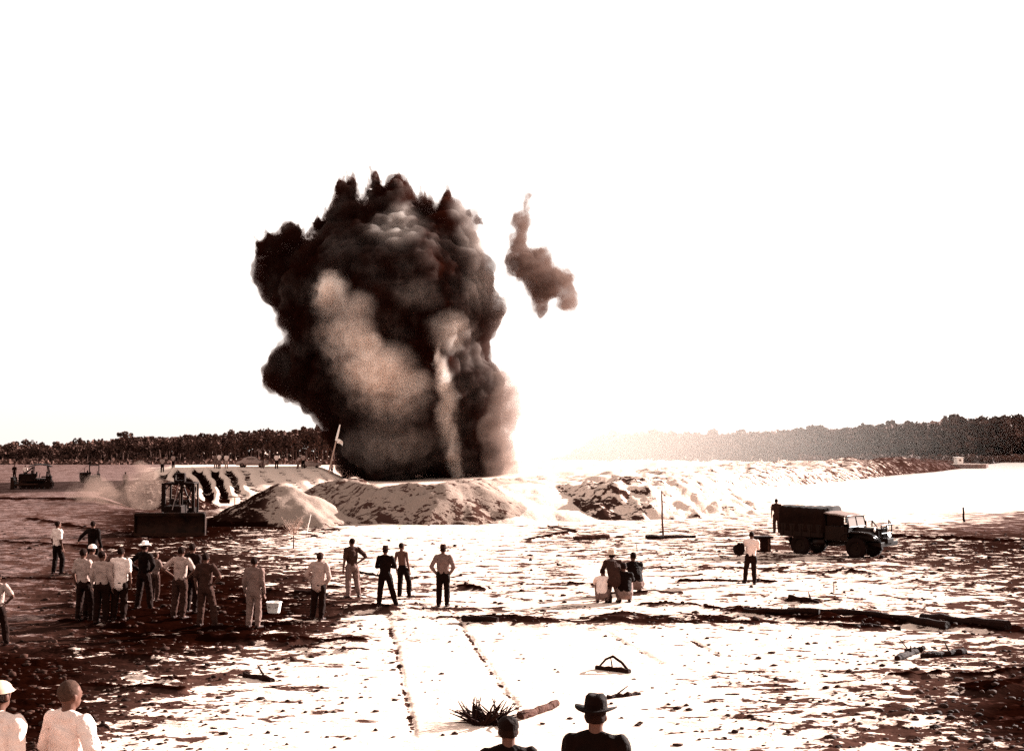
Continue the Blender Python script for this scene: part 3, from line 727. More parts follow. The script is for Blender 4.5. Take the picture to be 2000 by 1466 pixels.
# ------------------------------------------------------------------ machines
def box_bm(bm, c, s, bev=.015, rot=None, taper=None):
    """box with bevelled edges; taper = (sx, sy) of the top face"""
    r = bmesh.ops.create_cube(bm, size=1); vs = r['verts']
    for v in vs:
        k = taper if (taper and v.co.z > 0) else (1, 1)
        v.co = Vector((v.co.x * s[0] * k[0], v.co.y * s[1] * k[1], v.co.z * s[2]))
    if bev:
        es = list({e for v in vs for e in v.link_edges})
        g = bmesh.ops.bevel(bm, geom=es, offset=min(bev, min(s) * .3), segments=2, affect='EDGES', profile=.6)
        vs = list({v for f in g['faces'] for v in f.verts} | {v for v in vs if v.is_valid})
    for v in vs:
        p = v.co
        if rot: p = rot @ p
        v.co = p + Vector(c)
def mesh_of(bm, name, smooth=False):
    me = bpy.data.meshes.new(name); bmesh.ops.recalc_face_normals(bm, faces=bm.faces); bm.to_mesh(me); bm.free()
    if smooth:
        for p in me.polygons: p.use_smooth = True
    return me
def boxes(name, items, mt, root, bev=.015):
    bm = bmesh.new()
    for it in items: box_bm(bm, it[0], it[1], bev, *(it[2:] if len(it) > 2 else ()))
    return link(name, mesh_of(bm, name), mt, root)
def bar(bm, a, b, r=.04, n=8): tube_bm(bm, [a, Vector(a).lerp(Vector(b), .5), b], [r, r, r], n)
def bars(name, segs, r, mt, root, n=8):
    bm = bmesh.new()
    for s in segs: bar(bm, s[0], s[1], s[2] if len(s) > 2 else r, n)
    return link(name, mesh_of(bm, name), mt, root)
def wheel(root, c, r, w, mt_t, mt_r, name='wheel', lugs=22):
    """thing > wheel > tyre, rim: an axle along Y"""
    bm = bmesh.new()
    prof = [(.62, -.5), (.86, -.5), (.97, -.42), (1, -.25), (1, .25), (.97, .42), (.86, .5), (.62, .5)]
    N = 28; rings = []
    for k in range(N):
        a = 2 * math.pi * k / N
        rings.append([bm.verts.new((math.cos(a) * p * r, q * w, math.sin(a) * p * r)) for p, q in prof])
    for k in range(N):
        A, B = rings[k], rings[(k + 1) % N]
        for i in range(len(prof)): bm.faces.new((A[i], A[(i + 1) % len(prof)], B[(i + 1) % len(prof)], B[i]))
    for k in range(lugs):
        a = 2 * math.pi * k / lugs
        box_bm(bm, (math.cos(a) * r, (.12 if k % 2 else -.12) * w, math.sin(a) * r), (.05, w * .55, .045), 0, Matrix.Rotation(-a, 3, 'Y'))
    t = link(name, mesh_of(bm, name), mt_t, root, c)
    bm = bmesh.new()
    for s in (-1, 1):
        pr = [(.62, .42), (.55, .40), (.5, .28), (.2, .26), (.17, .36), (.0, .36)]
        R = [[bm.verts.new((math.cos(2 * math.pi * k / 20) * p * r, s * q * w, math.sin(2 * math.pi * k / 20) * p * r)) for k in range(20)] for p, q in pr[:-1]]
        for A, B in zip(R[:-1], R[1:]):
            for k in range(20): bm.faces.new((A[k], A[(k + 1) % 20], B[(k + 1) % 20], B[k]))
        bm.faces.new(R[-1])
    link('rim', mesh_of(bm, 'rim'), mt_r, t)
    return t

# cargo truck with canvas cover, nose to the right and towards the viewer
def make_truck(loc, rz):
    T = empty('cargo_truck', loc, rz, 'dark army truck with canvas cover parked at the river bank', 'truck'); T.scale = (.95,) * 3
    tp, cv = M['truck_paint'], M['canvas']
    boxes('chassis', [((.0, .38, .62), (4.4, .10, .16)), ((.0, -.38, .62), (4.4, .10, .16)), ((1.25, 0, .50), (.14, 1.5, .14)), ((-1.35, 0, .50), (.14, 1.5, .14)),
                      ((-.1, 0, .56), (.5, .9, .22)), ((0, 0, .55), (2.4, .09, .09))], tp, T)
    bed = boxes('cargo_bed', [((-1.30, 0, .86), (2.06, 1.86, .08)), ((-1.30, .92, 1.12), (2.1, .05, .56)), ((-1.30, -.92, 1.12), (2.1, .05, .56)),
                              ((-2.32, 0, 1.12), (.05, 1.86, .56)), ((-.26, 0, 1.12), (.05, 1.86, .56))]
                + [((-2.2 + .45 * k, s * .955, 1.10), (.06, .03, .52)) for k in range(5) for s in (-1, 1)], tp, T)
    # canvas: bowed cover with sagging panels between hoops
    bm = bmesh.new(); N, K = 25, 24; rows = []
    prof = []
    for k in range(K + 1):
        a = math.pi * k / K; c, s_ = math.cos(a), math.sin(a)
        prof.append((.95 * math.copysign(abs(c) ** .42, c), 1.34 + .84 * abs(s_) ** .42))
    prof = [(.955, 1.05)] + prof + [(-.955, 1.05)]
    for i in range(N + 1):
        t = i / N; x = -2.38 + 2.16 * t
        sag = .028 * math.sin(t * math.pi * 5) ** 2
        rows.append([bm.verts.new((x, y * (1 - sag * .6), z - sag * (z > 1.6) - .025 * math.sin(t * 3 + y * 2))) for y, z in prof])
    for A, B in zip(rows[:-1], rows[1:]):
        for k in range(len(A) - 1): bm.faces.new((A[k], A[k + 1], B[k + 1], B[k]))
    bm.faces.new(rows[-1]); bm.faces.new(list(reversed(rows[0])))
    link('canvas_cover', mesh_of(bm, 'canvas_cover', True), cv, T)
    boxes('cab', [((.38, .86, 1.05), (1.02, .05, .62)), ((.38, -.86, 1.05), (1.02, .05, .62)), ((.35, 0, .76), (1.2, 1.7, .06)), ((-.17, 0, 1.15), (.05, 1.7, .8)),
                  ((.9, 0, 1.14), (.08, 1.66, .44)), ((.05, 0, 1.02), (.5, 1.4, .16)), ((-.12, 0, 1.3), (.12, 1.4, .5))], tp, T)
    for s in (-1, 1):
        d = boxes('door', [((.40, s * .897, 1.08), (.78, .025, .58))], tp, T); boxes('handle', [((.12, s * .92, 1.2), (.12, .03, .03))], M['rusty_steel'], d)
        boxes('side_curtain', [((.36, s * .875, 1.62), (.80, .02, .46))], cv, T)
    # cab roof of canvas, sloping down to the windscreen, painted paler as a lit top
    bm = bmesh.new(); rows = []
    for i in range(9):
        t = i / 8; x = -.2 + 1.16 * t
        rows.append([bm.verts.new((x, y, 1.99 - .15 * t - .05 * abs(y) ** 2.2 - (.015 * math.sin(t * 9)))) for y in np.linspace(-.90, .90, 13)])
    for A, B in zip(rows[:-1], rows[1:]):
        for k in range(12): bm.faces.new((A[k], A[k + 1], B[k + 1], B[k]))
    g = bmesh.ops.extrude_face_region(bm, geom=list(bm.faces))
    for v in [e for e in g['geom'] if isinstance(e, bmesh.types.BMVert)]: v.co.z -= .04
    link('cab_roof', mesh_of(bm, 'cab_roof', True), M['lit_cab_canvas'], T)
    w = bars('windscreen_frame', [((.96, -.82, 1.34), (.86, -.80, 1.82)), ((.96, .82, 1.34), (.86, .80, 1.82)), ((.86, -.80, 1.82), (.86, .80, 1.82)), ((.96, -.82, 1.34), (.96, .82, 1.34)), ((.96, 0, 1.34), (.86, 0, 1.82))], .028, tp, T)
    bm = bmesh.new()
    for s in (-1, 1):
        vs = [bm.verts.new(p) for p in ((.955, s * .03, 1.37), (.955, s * .79, 1.37), (.865, s * .77, 1.80), (.865, s * .03, 1.80))]; f = bm.faces.new(vs)
        g = bmesh.ops.extrude_face_region(bm, geom=[f])
        for v in [e for e in g['geom'] if isinstance(e, bmesh.types.BMVert)]: v.co.x -= .012
    link('windscreen', mesh_of(bm, 'windscreen'), M['glass'], w)
    # bonnet
    bm = bmesh.new(); rows = []
    for i in range(10):
        t = i / 9; x = .92 + 1.16 * t; wd = .50 - .07 * t
        rows.append([bm.verts.new((x, wd * yy, 1.02 + .32 * (1 - abs(yy) ** 4) * (1 - .12 * t) - (0.0 if abs(yy) < 1 else .25))) for yy in (-1, -.999, -.9, -.6, -.3, 0, .3, .6, .9, .999, 1)])
    for A, B in zip(rows[:-1], rows[1:]):
        for k in range(10): bm.faces.new((A[k], A[k + 1], B[k + 1], B[k]))
    bm.faces.new(rows[-1])
    link('bonnet', mesh_of(bm, 'bonnet', True), tp, T)
    gr = boxes('radiator_grille', [((2.11, 0, .82), (.05, .98, .10)), ((2.11, 0, 1.30), (.05, .92, .05))] + [((2.12, -.44 + .11 * k, 1.06), (.04, .035, .48)) for k in range(9)], tp, T)
    for s in (-1, 1):
        bm = bmesh.new(); rows = []
        arc = [(.55, .80), (.62, 1.0), (.80, 1.12), (1.05, 1.17), (1.5, 1.17), (1.85, 1.14), (2.08, 1.04), (2.16, .88)]
        for x, z in arc: rows.append([bm.verts.new((x, s * y, z - (.04 if y > .9 else 0))) for y in (.48, .62, .78, .90, .93)])
        for A, B in zip(rows[:-1], rows[1:]):
            for k in range(4): bm.faces.new((A[k], A[k + 1], B[k + 1], B[k]))
        g = bmesh.ops.extrude_face_region(bm, geom=list(bm.faces))
        for v in [e for e in g['geom'] if isinstance(e, bmesh.types.BMVert)]: v.co.z -= .03
        link('mudguard', mesh_of(bm, 'mudguard', True), tp, T)
        bm = bmesh.new()
        tube_bm(bm, [(1.86, s * .66, 1.27), (1.93, s * .66, 1.27), (2.02, s * .66, 1.27), (2.06, s * .66, 1.27)], [.04, .085, .105, .108], 16)
        h = link('headlight', mesh_of(bm, 'headlight', True), tp, T)
        bm = bmesh.new(); bmesh.ops.create_icosphere(bm, subdivisions=2, radius=.095, matrix=Matrix.Translation((2.06, s * .66, 1.27)) @ Matrix.Diagonal((.35, 1, 1, 1)))
        link('lens', mesh_of(bm, 'lens', True), M['lamp_glass'], h)
        for x in (1.28, -1.38):
            wheel(T, (x, s * .80, .46), .46, .26, M['tyre'], tp)
        boxes('rear_mudflap', [((-1.86, s * .82, .62), (.03, .26, .34))], M['tyre'], T)
        boxes('step', [((.35, s * .92, .60), (.6, .18, .03))], tp, T)
    boxes('bumper', [((2.38, 0, .66), (.10, 1.72, .20)), ((2.26, .4, .66), (.24, .09, .12)), ((2.26, -.4, .66), (.24, .09, .12)), ((2.34, 0, .80), (.3, .6, .2))], tp, T)
    bars('brush_guard', [((2.30, -.52, .75), (2.30, -.52, 1.48)), ((2.30, .52, .75), (2.30, .52, 1.48)), ((2.30, -.52, 1.48), (2.30, .52, 1.48)), ((2.30, -.52, 1.12), (2.30, .52, 1.12)), ((2.30, 0, .75), (2.30, 0, 1.48)),
                      ((2.30, .52, 1.48), (2.05, .80, 1.62)), ((2.05, .80, 1.62), (2.02, .84, 1.16))], .028, tp, T)
    bars('hood_rack', [((1.5, -.30, 1.34), (1.5, -.30, 1.62)), ((1.5, .30, 1.34), (1.5, .30, 1.62)), ((1.5, -.30, 1.62), (1.5, .30, 1.62)), ((1.75, .30, 1.32), (1.5, .30, 1.62))], .03, tp, T)
    bars('mirror_arm', [((.92, -.88, 1.35), (1.0, -1.08, 1.62))], .015, tp, T)
    boxes('mirror', [((1.0, -1.10, 1.68), (.03, .14, .2))], tp, T)
    boxes('tow_hook', [((-2.45, 0, .62), (.2, .12, .1))], M['rusty_steel'], T)
    bm = bmesh.new(); tube_bm(bm, [(-.72, -.78, .62), (-.2, -.78, .62)], [.17, .17], 14)
    link('fuel_tank', mesh_of(bm, 'fuel_tank', True), tp, T)
    return T
p = G(1636, 1086)
p.z = ground_z(p.x, p.y) - .03
make_truck(p, math.radians(-41))
p2 = G(1510, 1073)

# crawler tractor: forward is +X
def make_crawler(name, loc, rz, label, group=None, sc=1.0, blade_w=3.5, canopy='frame', blade=True):
    T = empty(name, loc, rz, label, 'bulldozer' if blade else 'tractor', group); T.scale = (sc,) * 3
    P, R = M['dozer_paint'], M['rusty_steel']
    for s in (-1, 1):
        y = s * .92; bm = bmesh.new(); N = 40
        path = []
        for k in range(N):
            a = 2 * math.pi * k / N; c, q = math.cos(a), math.sin(a)
            path.append((c * .42 + (1.05 if c > 0 else -1.15) * 1.0, .46 + q * .42))
        for k in range(N):
            (x0, z0), (x1, z1) = path[k], path[(k + 1) % N]
            seg = math.hypot(x1 - x0, z1 - z0); m_ = max(1, int(seg / .18))
            ang = math.atan2(z1 - z0, x1 - x0)
            for j in range(m_):
                t = (j + .5) / m_
                rot = Matrix.Rotation(-ang, 3, 'Y'); box_bm(bm, (x0 + (x1 - x0) * t, y, z0 + (z1 - z0) * t), (seg / m_ * .9, .44, .05), .008, rot)
                nx, nz_ = -math.sin(ang), math.cos(ang)
                box_bm(bm, (x0 + (x1 - x0) * t + nx * -.05, y, z0 + (z1 - z0) * t + nz_ * -.05), (.03, .44, .07), 0, rot)
        t_ = link('track', mesh_of(bm, 'track'), R, T)
        bm = bmesh.new()
        for x, r_ in ((1.05, .36), (-1.15, .36), (-.6, .16), (-.2, .16), (.2, .16), (.6, .16)):
            tube_bm(bm, [(x, y - .12, .46 if r_ > .2 else .24), (x, y + .12, .46 if r_ > .2 else .24)], [r_, r_], 18)
        box_bm(bm, (0, y, .42), (1.9, .2, .2), .02)
        link('roller_frame', mesh_of(bm, 'roller_frame'), P, T)
        boxes('fender', [((-.55, y, 1.02), (1.5, .46, .06))], P, T)
        bars('push_arm', [((-.3, s * 1.28, .5), (2.0, s * 1.28, .45), .09), ((.9, s * 1.28, .5), (2.0, s * 1.2, .9), .05)], .08, R, T) if blade else None
    boxes('engine_hood', [((.75, 0, 1.12), (1.5, .86, .84), None, (1, .92)), ((0.2, 0, .62), (2.2, .7, .5))], P, T, .05)
    boxes('radiator', [((1.53, 0, 1.08), (.08, .9, .86))] + [((1.58, -.36 + .09 * k, 1.08), (.02, .03, .74)) for k in range(9)], P, T)
    bars('exhaust_pipe', [((.85, .2, 1.5), (.85, .2, 2.15))], .045, R, T)
    boxes('air_cleaner', [((.4, -.22, 1.68), (.2, .2, .34))], P, T, .03)
    boxes('seat', [((-.75, 0, 1.2), (.5, .6, .12)), ((-1.02, 0, 1.48), (.12, .6, .5))], M['tyre'], T, .03)
    boxes('dashboard', [((-.05, 0, 1.45), (.1, .8, .5)), ((-.4, 0, 1.0), (1.3, 1.2, .08)), ((-1.2, 0, 1.05), (.5, 1.3, .5))], P, T)
    bars('lever', [((-.3, .1, 1.1), (-.38, .12, 1.62)), ((-.3, -.1, 1.1), (-.38, -.12, 1.62)), ((-.3, .3, 1.1), (-.36, .32, 1.5))], .018, R, T)
    if canopy == 'frame':
        posts = [((x, s * .72, 1.0), (x, s * .72, 2.62), .055) for x in (-1.25, .12) for s in (-1, 1)]
        tops = [((-1.25, -.74, 2.62), (-1.25, .74, 2.62), .06), ((.12, -.74, 2.62), (.12, .74, 2.62), .07), ((-1.25, -.72, 2.62), (.12, -.72, 2.62), .06), ((-1.25, .72, 2.62), (.12, .72, 2.62), .06),
                ((.12, .70, 2.55), (.12, .40, 1.5), .035), ((.12, .2, 2.6), (.12, -.15, 1.6), .04), ((.12, .2, 2.6), (.12, .62, 1.5), .04), ((.12, -.70, 2.3), (.12, -.45, 2.6), .035)]
        bars('canopy_frame', posts + tops, .055, P, T)
        boxes('winch_head', [((.1, .30, 2.95), (.34, .07, .42)), ((.1, -.20, 2.95), (.34, .07, .42)), ((.1, .05, 3.15), (.34, .5, .08)), ((.1, .05, 2.76), (.34, .5, .1))], P, T)
        bars('cable', [((.2, .05, 2.8), (1.9, .05, 1.35))], .02, R, T)
        boxes('side_plate', [((.14, .76, 1.9), (.12, .14, 1.5)), ((.14, -.78, 1.9), (.12, .22, 1.5)), ((.16, .15, 1.9), (.09, .14, 1.4))], P, T)
    else:
        posts = [((x, s * .7, 1.0), (x * .8, s * .66, 2.25), .05) for x in (-1.35, .3) for s in (-1, 1)]
        posts += [((.24, -.66, 2.2), (1.6, -.5, 1.1), .04), ((.24, .66, 2.2), (1.6, .5, 1.1), .04)]
        bars('canopy_frame', posts, .05, P, T)
        bm = bmesh.new(); rows = []
        for i in range(9):
            t = i / 8; x = -1.45 + 2.1 * t
            rows.append([bm.verts.new((x, yy, 2.30 + .22 * math.sin(t * math.pi) - .08 * yy * yy)) for yy in np.linspace(-.85, .85, 9)])
        for A, B in zip(rows[:-1], rows[1:]):
            for k in range(8): bm.faces.new((A[k], A[k + 1], B[k + 1], B[k]))
        g = bmesh.ops.extrude_face_region(bm, geom=list(bm.faces))
        for v in [e for e in g['geom'] if isinstance(e, bmesh.types.BMVert)]: v.co.z -= .07
        link('canopy_roof', mesh_of(bm, 'canopy_roof', True), P, T)
    if blade:
        bm = bmesh.new(); rows = []; w = blade_w / 2
        for yy in np.linspace(-w, w, 25):
            rows.append([bm.verts.new((2.15 - .16 * math.sin(t * math.pi) + .10 * (t > .9), yy, .06 + 1.10 * t)) for t in np.linspace(0, 1, 9)])
        for A, B in zip(rows[:-1], rows[1:]):
            for k in range(8): bm.faces.new((A[k], A[k + 1], B[k + 1], B[k]))
        g = bmesh.ops.extrude_face_region(bm, geom=list(bm.faces))
        for v in [e for e in g['geom'] if isinstance(e, bmesh.types.BMVert)]: v.co.x -= .06
        bl = link('blade', mesh_of(bm, 'blade', True), M['dozer_blade'], T)
        boxes('cutting_edge', [((2.21, 0, .10), (.05, blade_w + .02, .2))], R, bl)
        boxes('blade_rib', [((2.06, s * (w + .02), .6), (.3, .05, 1.1)) for s in (-1, 1)] + [((2.16, 0, 1.19), (.14, blade_w, .07))], M['dozer_blade'], bl)
    return T
p = D(331, 1047, 62); p.z = ground_z(p.x, p.y)
p0 = G(332, 1047, .0); 
make_crawler('bulldozer', (p0.x - .15, p0.y + 2.2, ground_z(p0.x, p0.y + 2.2)), math.radians(-90 + 3), 'large black bulldozer with wide blade and cable frame facing the viewer')
p = G(70, 953); make_crawler('bulldozer', (p.x, p.y, ground_z(p.x, p.y)), math.radians(196), 'dark bulldozer with curved canopy roof far left', 'far machines', 1.0, 3.0, 'roof')
p = G(176, 943); make_crawler('tractor', (p.x, p.y, ground_z(p.x, p.y)), math.radians(200), 'small dark tractor with open frame standing left of the big bulldozer', 'far machines', .72, 2.6, 'frame', False)

# moored barge on the far side of the river
def barge(loc, rz):
    T = empty('barge', loc, rz, 'long low barge with small white cabin moored at the far bank', 'barge')
    bm = bmesh.new(); rows = []
    for i in range(13):
        t = i / 12; x = -5.2 + 10.4 * t; e = 1 - .55 * max(0, (abs(t - .5) * 2 - .75) / .25) ** 2; lift = .35 * max(0, (abs(t - .5) * 2 - .7) / .3) ** 2
        rows.append([bm.verts.new((x, y * 1.6 * e, z + (lift if z < 0 else lift * .5))) for y, z in ((-1, .55), (-.95, -.35), (.95, -.35), (1, .55), (.93, .55), (.9, .38), (-.9, .38), (-.93, .55))])
    for A, B in zip(rows[:-1], rows[1:]):
        for k in range(8): bm.faces.new((A[k], A[(k + 1) % 8], B[(k + 1) % 8], B[k]))
    bm.faces.new(rows[0]); bm.faces.new(rows[-1])
    link('hull', mesh_of(bm, 'hull'), M['hull'], T)
    c = boxes('cabin', [((-.6, 0, 1.12), (1.3, 1.5, 1.45))], M['white_paint'], T, .04)
    boxes('roof', [((-.6, 0, 1.90), (1.6, 1.8, .09))], M['white_paint'], c)
    boxes('window', [((-.6, -.762, 1.35), (.5, .02, .4)), ((.06, 0, 1.35), (.02, .5, .4))], M['glass'], c)
    boxes('rail', [((0, -1.55, .60), (9.2, .06, .08)), ((0, 1.55, .60), (9.2, .06, .08))], M['white_paint'], T)
    return T
p = G(1878, 913, -.9); barge((p.x, p.y, -.75), math.radians(4))

# ------------------------------------------------------------------ people
# local frame of a figure: feet on z = 0, facing +Y, left-right along X, height 1.75
def limb(bm, a, b, ra, rb, fa=1.0, fb=1.0, n=12, side=Vector((1, 0, 0))):
    """tapered limb with round ends; f = depth / width of the section"""
    a, b = Vector(a), Vector(b); d = (b - a); L = d.length
    if L < 1e-4: return
    d /= L; u = (side - d * side.dot(d))
    u = u.normalized() if u.length > .05 else d.orthogonal().normalized()
    w = d.cross(u); rings = []
    st = [(-1 + .0, .12), (-.87, .5), (-.5, .87), (0, 1)]
    seq = [(a + d * (ra * s * .9), ra * k, fa) for s, k in st] + [(a.lerp(b, .5), (ra + rb) / 2, (fa + fb) / 2)] + [(b - d * (rb * s * .9), rb * k, fb) for s, k in reversed(st)]
    for c, r, f in seq:
        rings.append([bm.verts.new(c + u * math.cos(2 * math.pi * k / n) * r + w * math.sin(2 * math.pi * k / n) * r * f) for k in range(n)])
    for A, B in zip(rings[:-1], rings[1:]):
        for k in range(n): bm.faces.new((A[k], A[(k + 1) % n], B[(k + 1) % n], B[k]))
    bm.faces.new(list(reversed(rings[0]))); bm.faces.new(rings[-1])
def ball(bm, c, s, rot=None, sub=3):
    m = Matrix.Translation(c) @ (rot.to_4x4() if rot else Matrix.Identity(4)) @ Matrix.Diagonal((*s, 1))
    bmesh.ops.create_icosphere(bm, subdivisions=sub, radius=1, matrix=m)

BASE = dict(hipc=(0, 0, .93), chest=(0, 0, 1.30), neck=(0, -.01, 1.47), head=(0, .02, 1.635),
            shL=(-.19, 0, 1.43), shR=(.19, 0, 1.43), elL=(-.25, -.03, 1.14), elR=(.25, -.03, 1.14), haL=(-.25, .06, .88), haR=(.25, .06, .88),
            hiL=(-.095, 0, .90), hiR=(.095, 0, .90), knL=(-.11, .03, .50), knR=(.11, .03, .50), anL=(-.12, -.02, .09), anR=(.12, -.02, .09),
            toL=(-.15, .14, .03), toR=(.15, .14, .03))
def pose(**k):
    p = dict(BASE); p.update(k); return {a: Vector(b) for a, b in p.items()}
AKIMBO = dict(elL=(-.43, -.10, 1.20), haL=(-.21, .03, 1.03), elR=(.43, -.10, 1.20), haR=(.21, .03, 1.03))
POSES = {
 'stand': pose(),
 'stand_wide': pose(knL=(-.17, .02, .50), knR=(.17, .03, .50), anL=(-.24, -.02, .09), anR=(.24, -.02, .09), toL=(-.30, .12, .03), toR=(.30, .12, .03)),
 'hip_out': pose(hipc=(.04, 0, .92), hiL=(-.055, 0, .9), hiR=(.135, 0, .9), knR=(.20, .10, .50), anR=(.22, .06, .09), toR=(.30, .20, .03), knL=(-.09, .02, .5), anL=(-.10, -.02, .09)),
 'akimbo': pose(**AKIMBO),
 'akimbo_wide': pose(knL=(-.16, .02, .50), knR=(.17, .03, .50), anL=(-.20, -.02, .09), anR=(.26, -.02, .09), toL=(-.26, .12, .03), toR=(.36, .12, .03), **AKIMBO),
 'akimbo_right': pose(elR=(.42, -.10, 1.20), haR=(.21, .03, 1.03), knR=(.18, .06, .50), anR=(.24, .02, .09), toR=(.34, .14, .03)),
 'crossed': pose(elL=(-.28, .10, 1.16), elR=(.28, .10, 1.16), haL=(.10, .24, 1.22), haR=(-.10, .25, 1.18), knL=(-.15, .02, .5), anL=(-.18, -.02, .09), knR=(.19, .04, .5), anR=(.32, .02, .09), toR=(.40, .16, .03)),
 'folded': pose(elL=(-.26, .12, 1.14), elR=(.26, .12, 1.14), haL=(-.02, .27, 1.12), haR=(.02, .29, 1.16)),
 'pocket': pose(elL=(-.33, -.08, 1.16), haL=(-.20, .06, .95), elR=(.32, -.08, 1.16), haR=(.20, .06, .95)),
 'walk': pose(hipc=(0, .02, .92), knL=(-.10, .24, .54), anL=(-.10, .28, .12), toL=(-.11, .44, .06), knR=(.10, .02, .50), anR=(.10, -.30, .16), toR=(.11, -.17, .04), elL=(-.26, -.16, 1.16), haL=(-.24, -.08, .92), elR=(.25, .05, 1.15), haR=(.22, .24, .98)),
 'lean': pose(chest=(0, .16, 1.24), neck=(0, .25, 1.38), head=(0, .34, 1.51), shL=(-.18, .20, 1.36), shR=(.18, .20, 1.36), elL=(-.26, .22, 1.08), elR=(.26, .22, 1.08), haL=(-.16, .36, .90), haR=(.16, .36, .90), hipc=(0, -.05, .92), knL=(-.12, .10, .50), knR=(.13, .10, .5)),
 'arm_out': pose(elL=(-.44, .05, 1.24), haL=(-.60, .18, 1.08), elR=(.27, -.06, 1.15), haR=(.30, .02, .90)),
 'shade': pose(elR=(.36, .16, 1.44), haR=(.12, .22, 1.66), elL=(-.26, -.02, 1.14), haL=(-.24, .08, .90)),
 'squat': pose(hipc=(0, -.12, .28), chest=(0, .05, .62), neck=(0, .10, .80), head=(0, .14, .95), shL=(-.19, .08, .75), shR=(.19, .08, .75), elL=(-.27, .30, .56), elR=(.27, .30, .56), haL=(-.12, .48, .50), haR=(.12, .48, .50),
               hiL=(-.10, -.10, .28), hiR=(.10, -.10, .28), knL=(-.20, .34, .52), knR=(.20, .34, .52), anL=(-.14, .02, .10), anR=(.14, .02, .10), toL=(-.17, .18, .03), toR=(.17, .18, .03)),
 'kneel_bend': pose(hipc=(0, -.14, .62), chest=(0, .14, .98), neck=(0, .26, 1.13), head=(0, .34, 1.25), shL=(-.19, .20, 1.08), shR=(.19, .20, 1.08), elL=(-.25, .38, .84), elR=(.25, .38, .84), haL=(-.16, .48, .62), haR=(.16, .48, .62),
               hiL=(-.10, -.12, .60), hiR=(.10, -.12, .60), knL=(-.16, .24, .48), knR=(.16, .24, .48), anL=(-.13, -.04, .10), anR=(.13, -.04, .10), toL=(-.15, .12, .03), toR=(.15, .12, .03)),
 'carry': pose(elL=(-.30, .10, 1.18), haL=(-.40, .18, .98), elR=(.24, .12, 1.20), haR=(.10, .20, 1.42), knL=(-.14, .12, .5), anL=(-.16, .16, .10), toL=(-.2, .31, .04), anR=(.14, -.06, .09), toR=(.17, .09, .03)),
}
def hand(bm, wrist, toward, side, k=1.0, fingers=True):
    d = (Vector(toward)).normalized(); s = Vector(side); s = (s - d * s.dot(d)).normalized()
    nrm = d.cross(s)
    w = Vector(wrist)
    limb(bm, w, w + d * .085, .030 * k, .040 * k, .5, .45, 10, s)
    if fingers:
        for i, (ln, off) in enumerate(((.070, -.030), (.082, -.010), (.076, .011), (.060, .030))):
            b = w + d * .090 + s * off * k; m_ = b + d * ln * .5 + nrm * .008; e = m_ + d * ln * .42 + nrm * .022
            limb(bm, b, m_, .0105, .0095, 1, 1, 7, s); limb(bm, m_, e, .0095, .008, 1, 1, 7, s)
        b = w + d * .03 - s * .032; m_ = b + d * .035 - s * .028 + nrm * .01; limb(bm, b, m_, .014, .011, 1, 1, 7, s); limb(bm, m_, m_ + d * .032 + nrm * .008, .011, .009, 1, 1, 7, s)
CACHE = {}
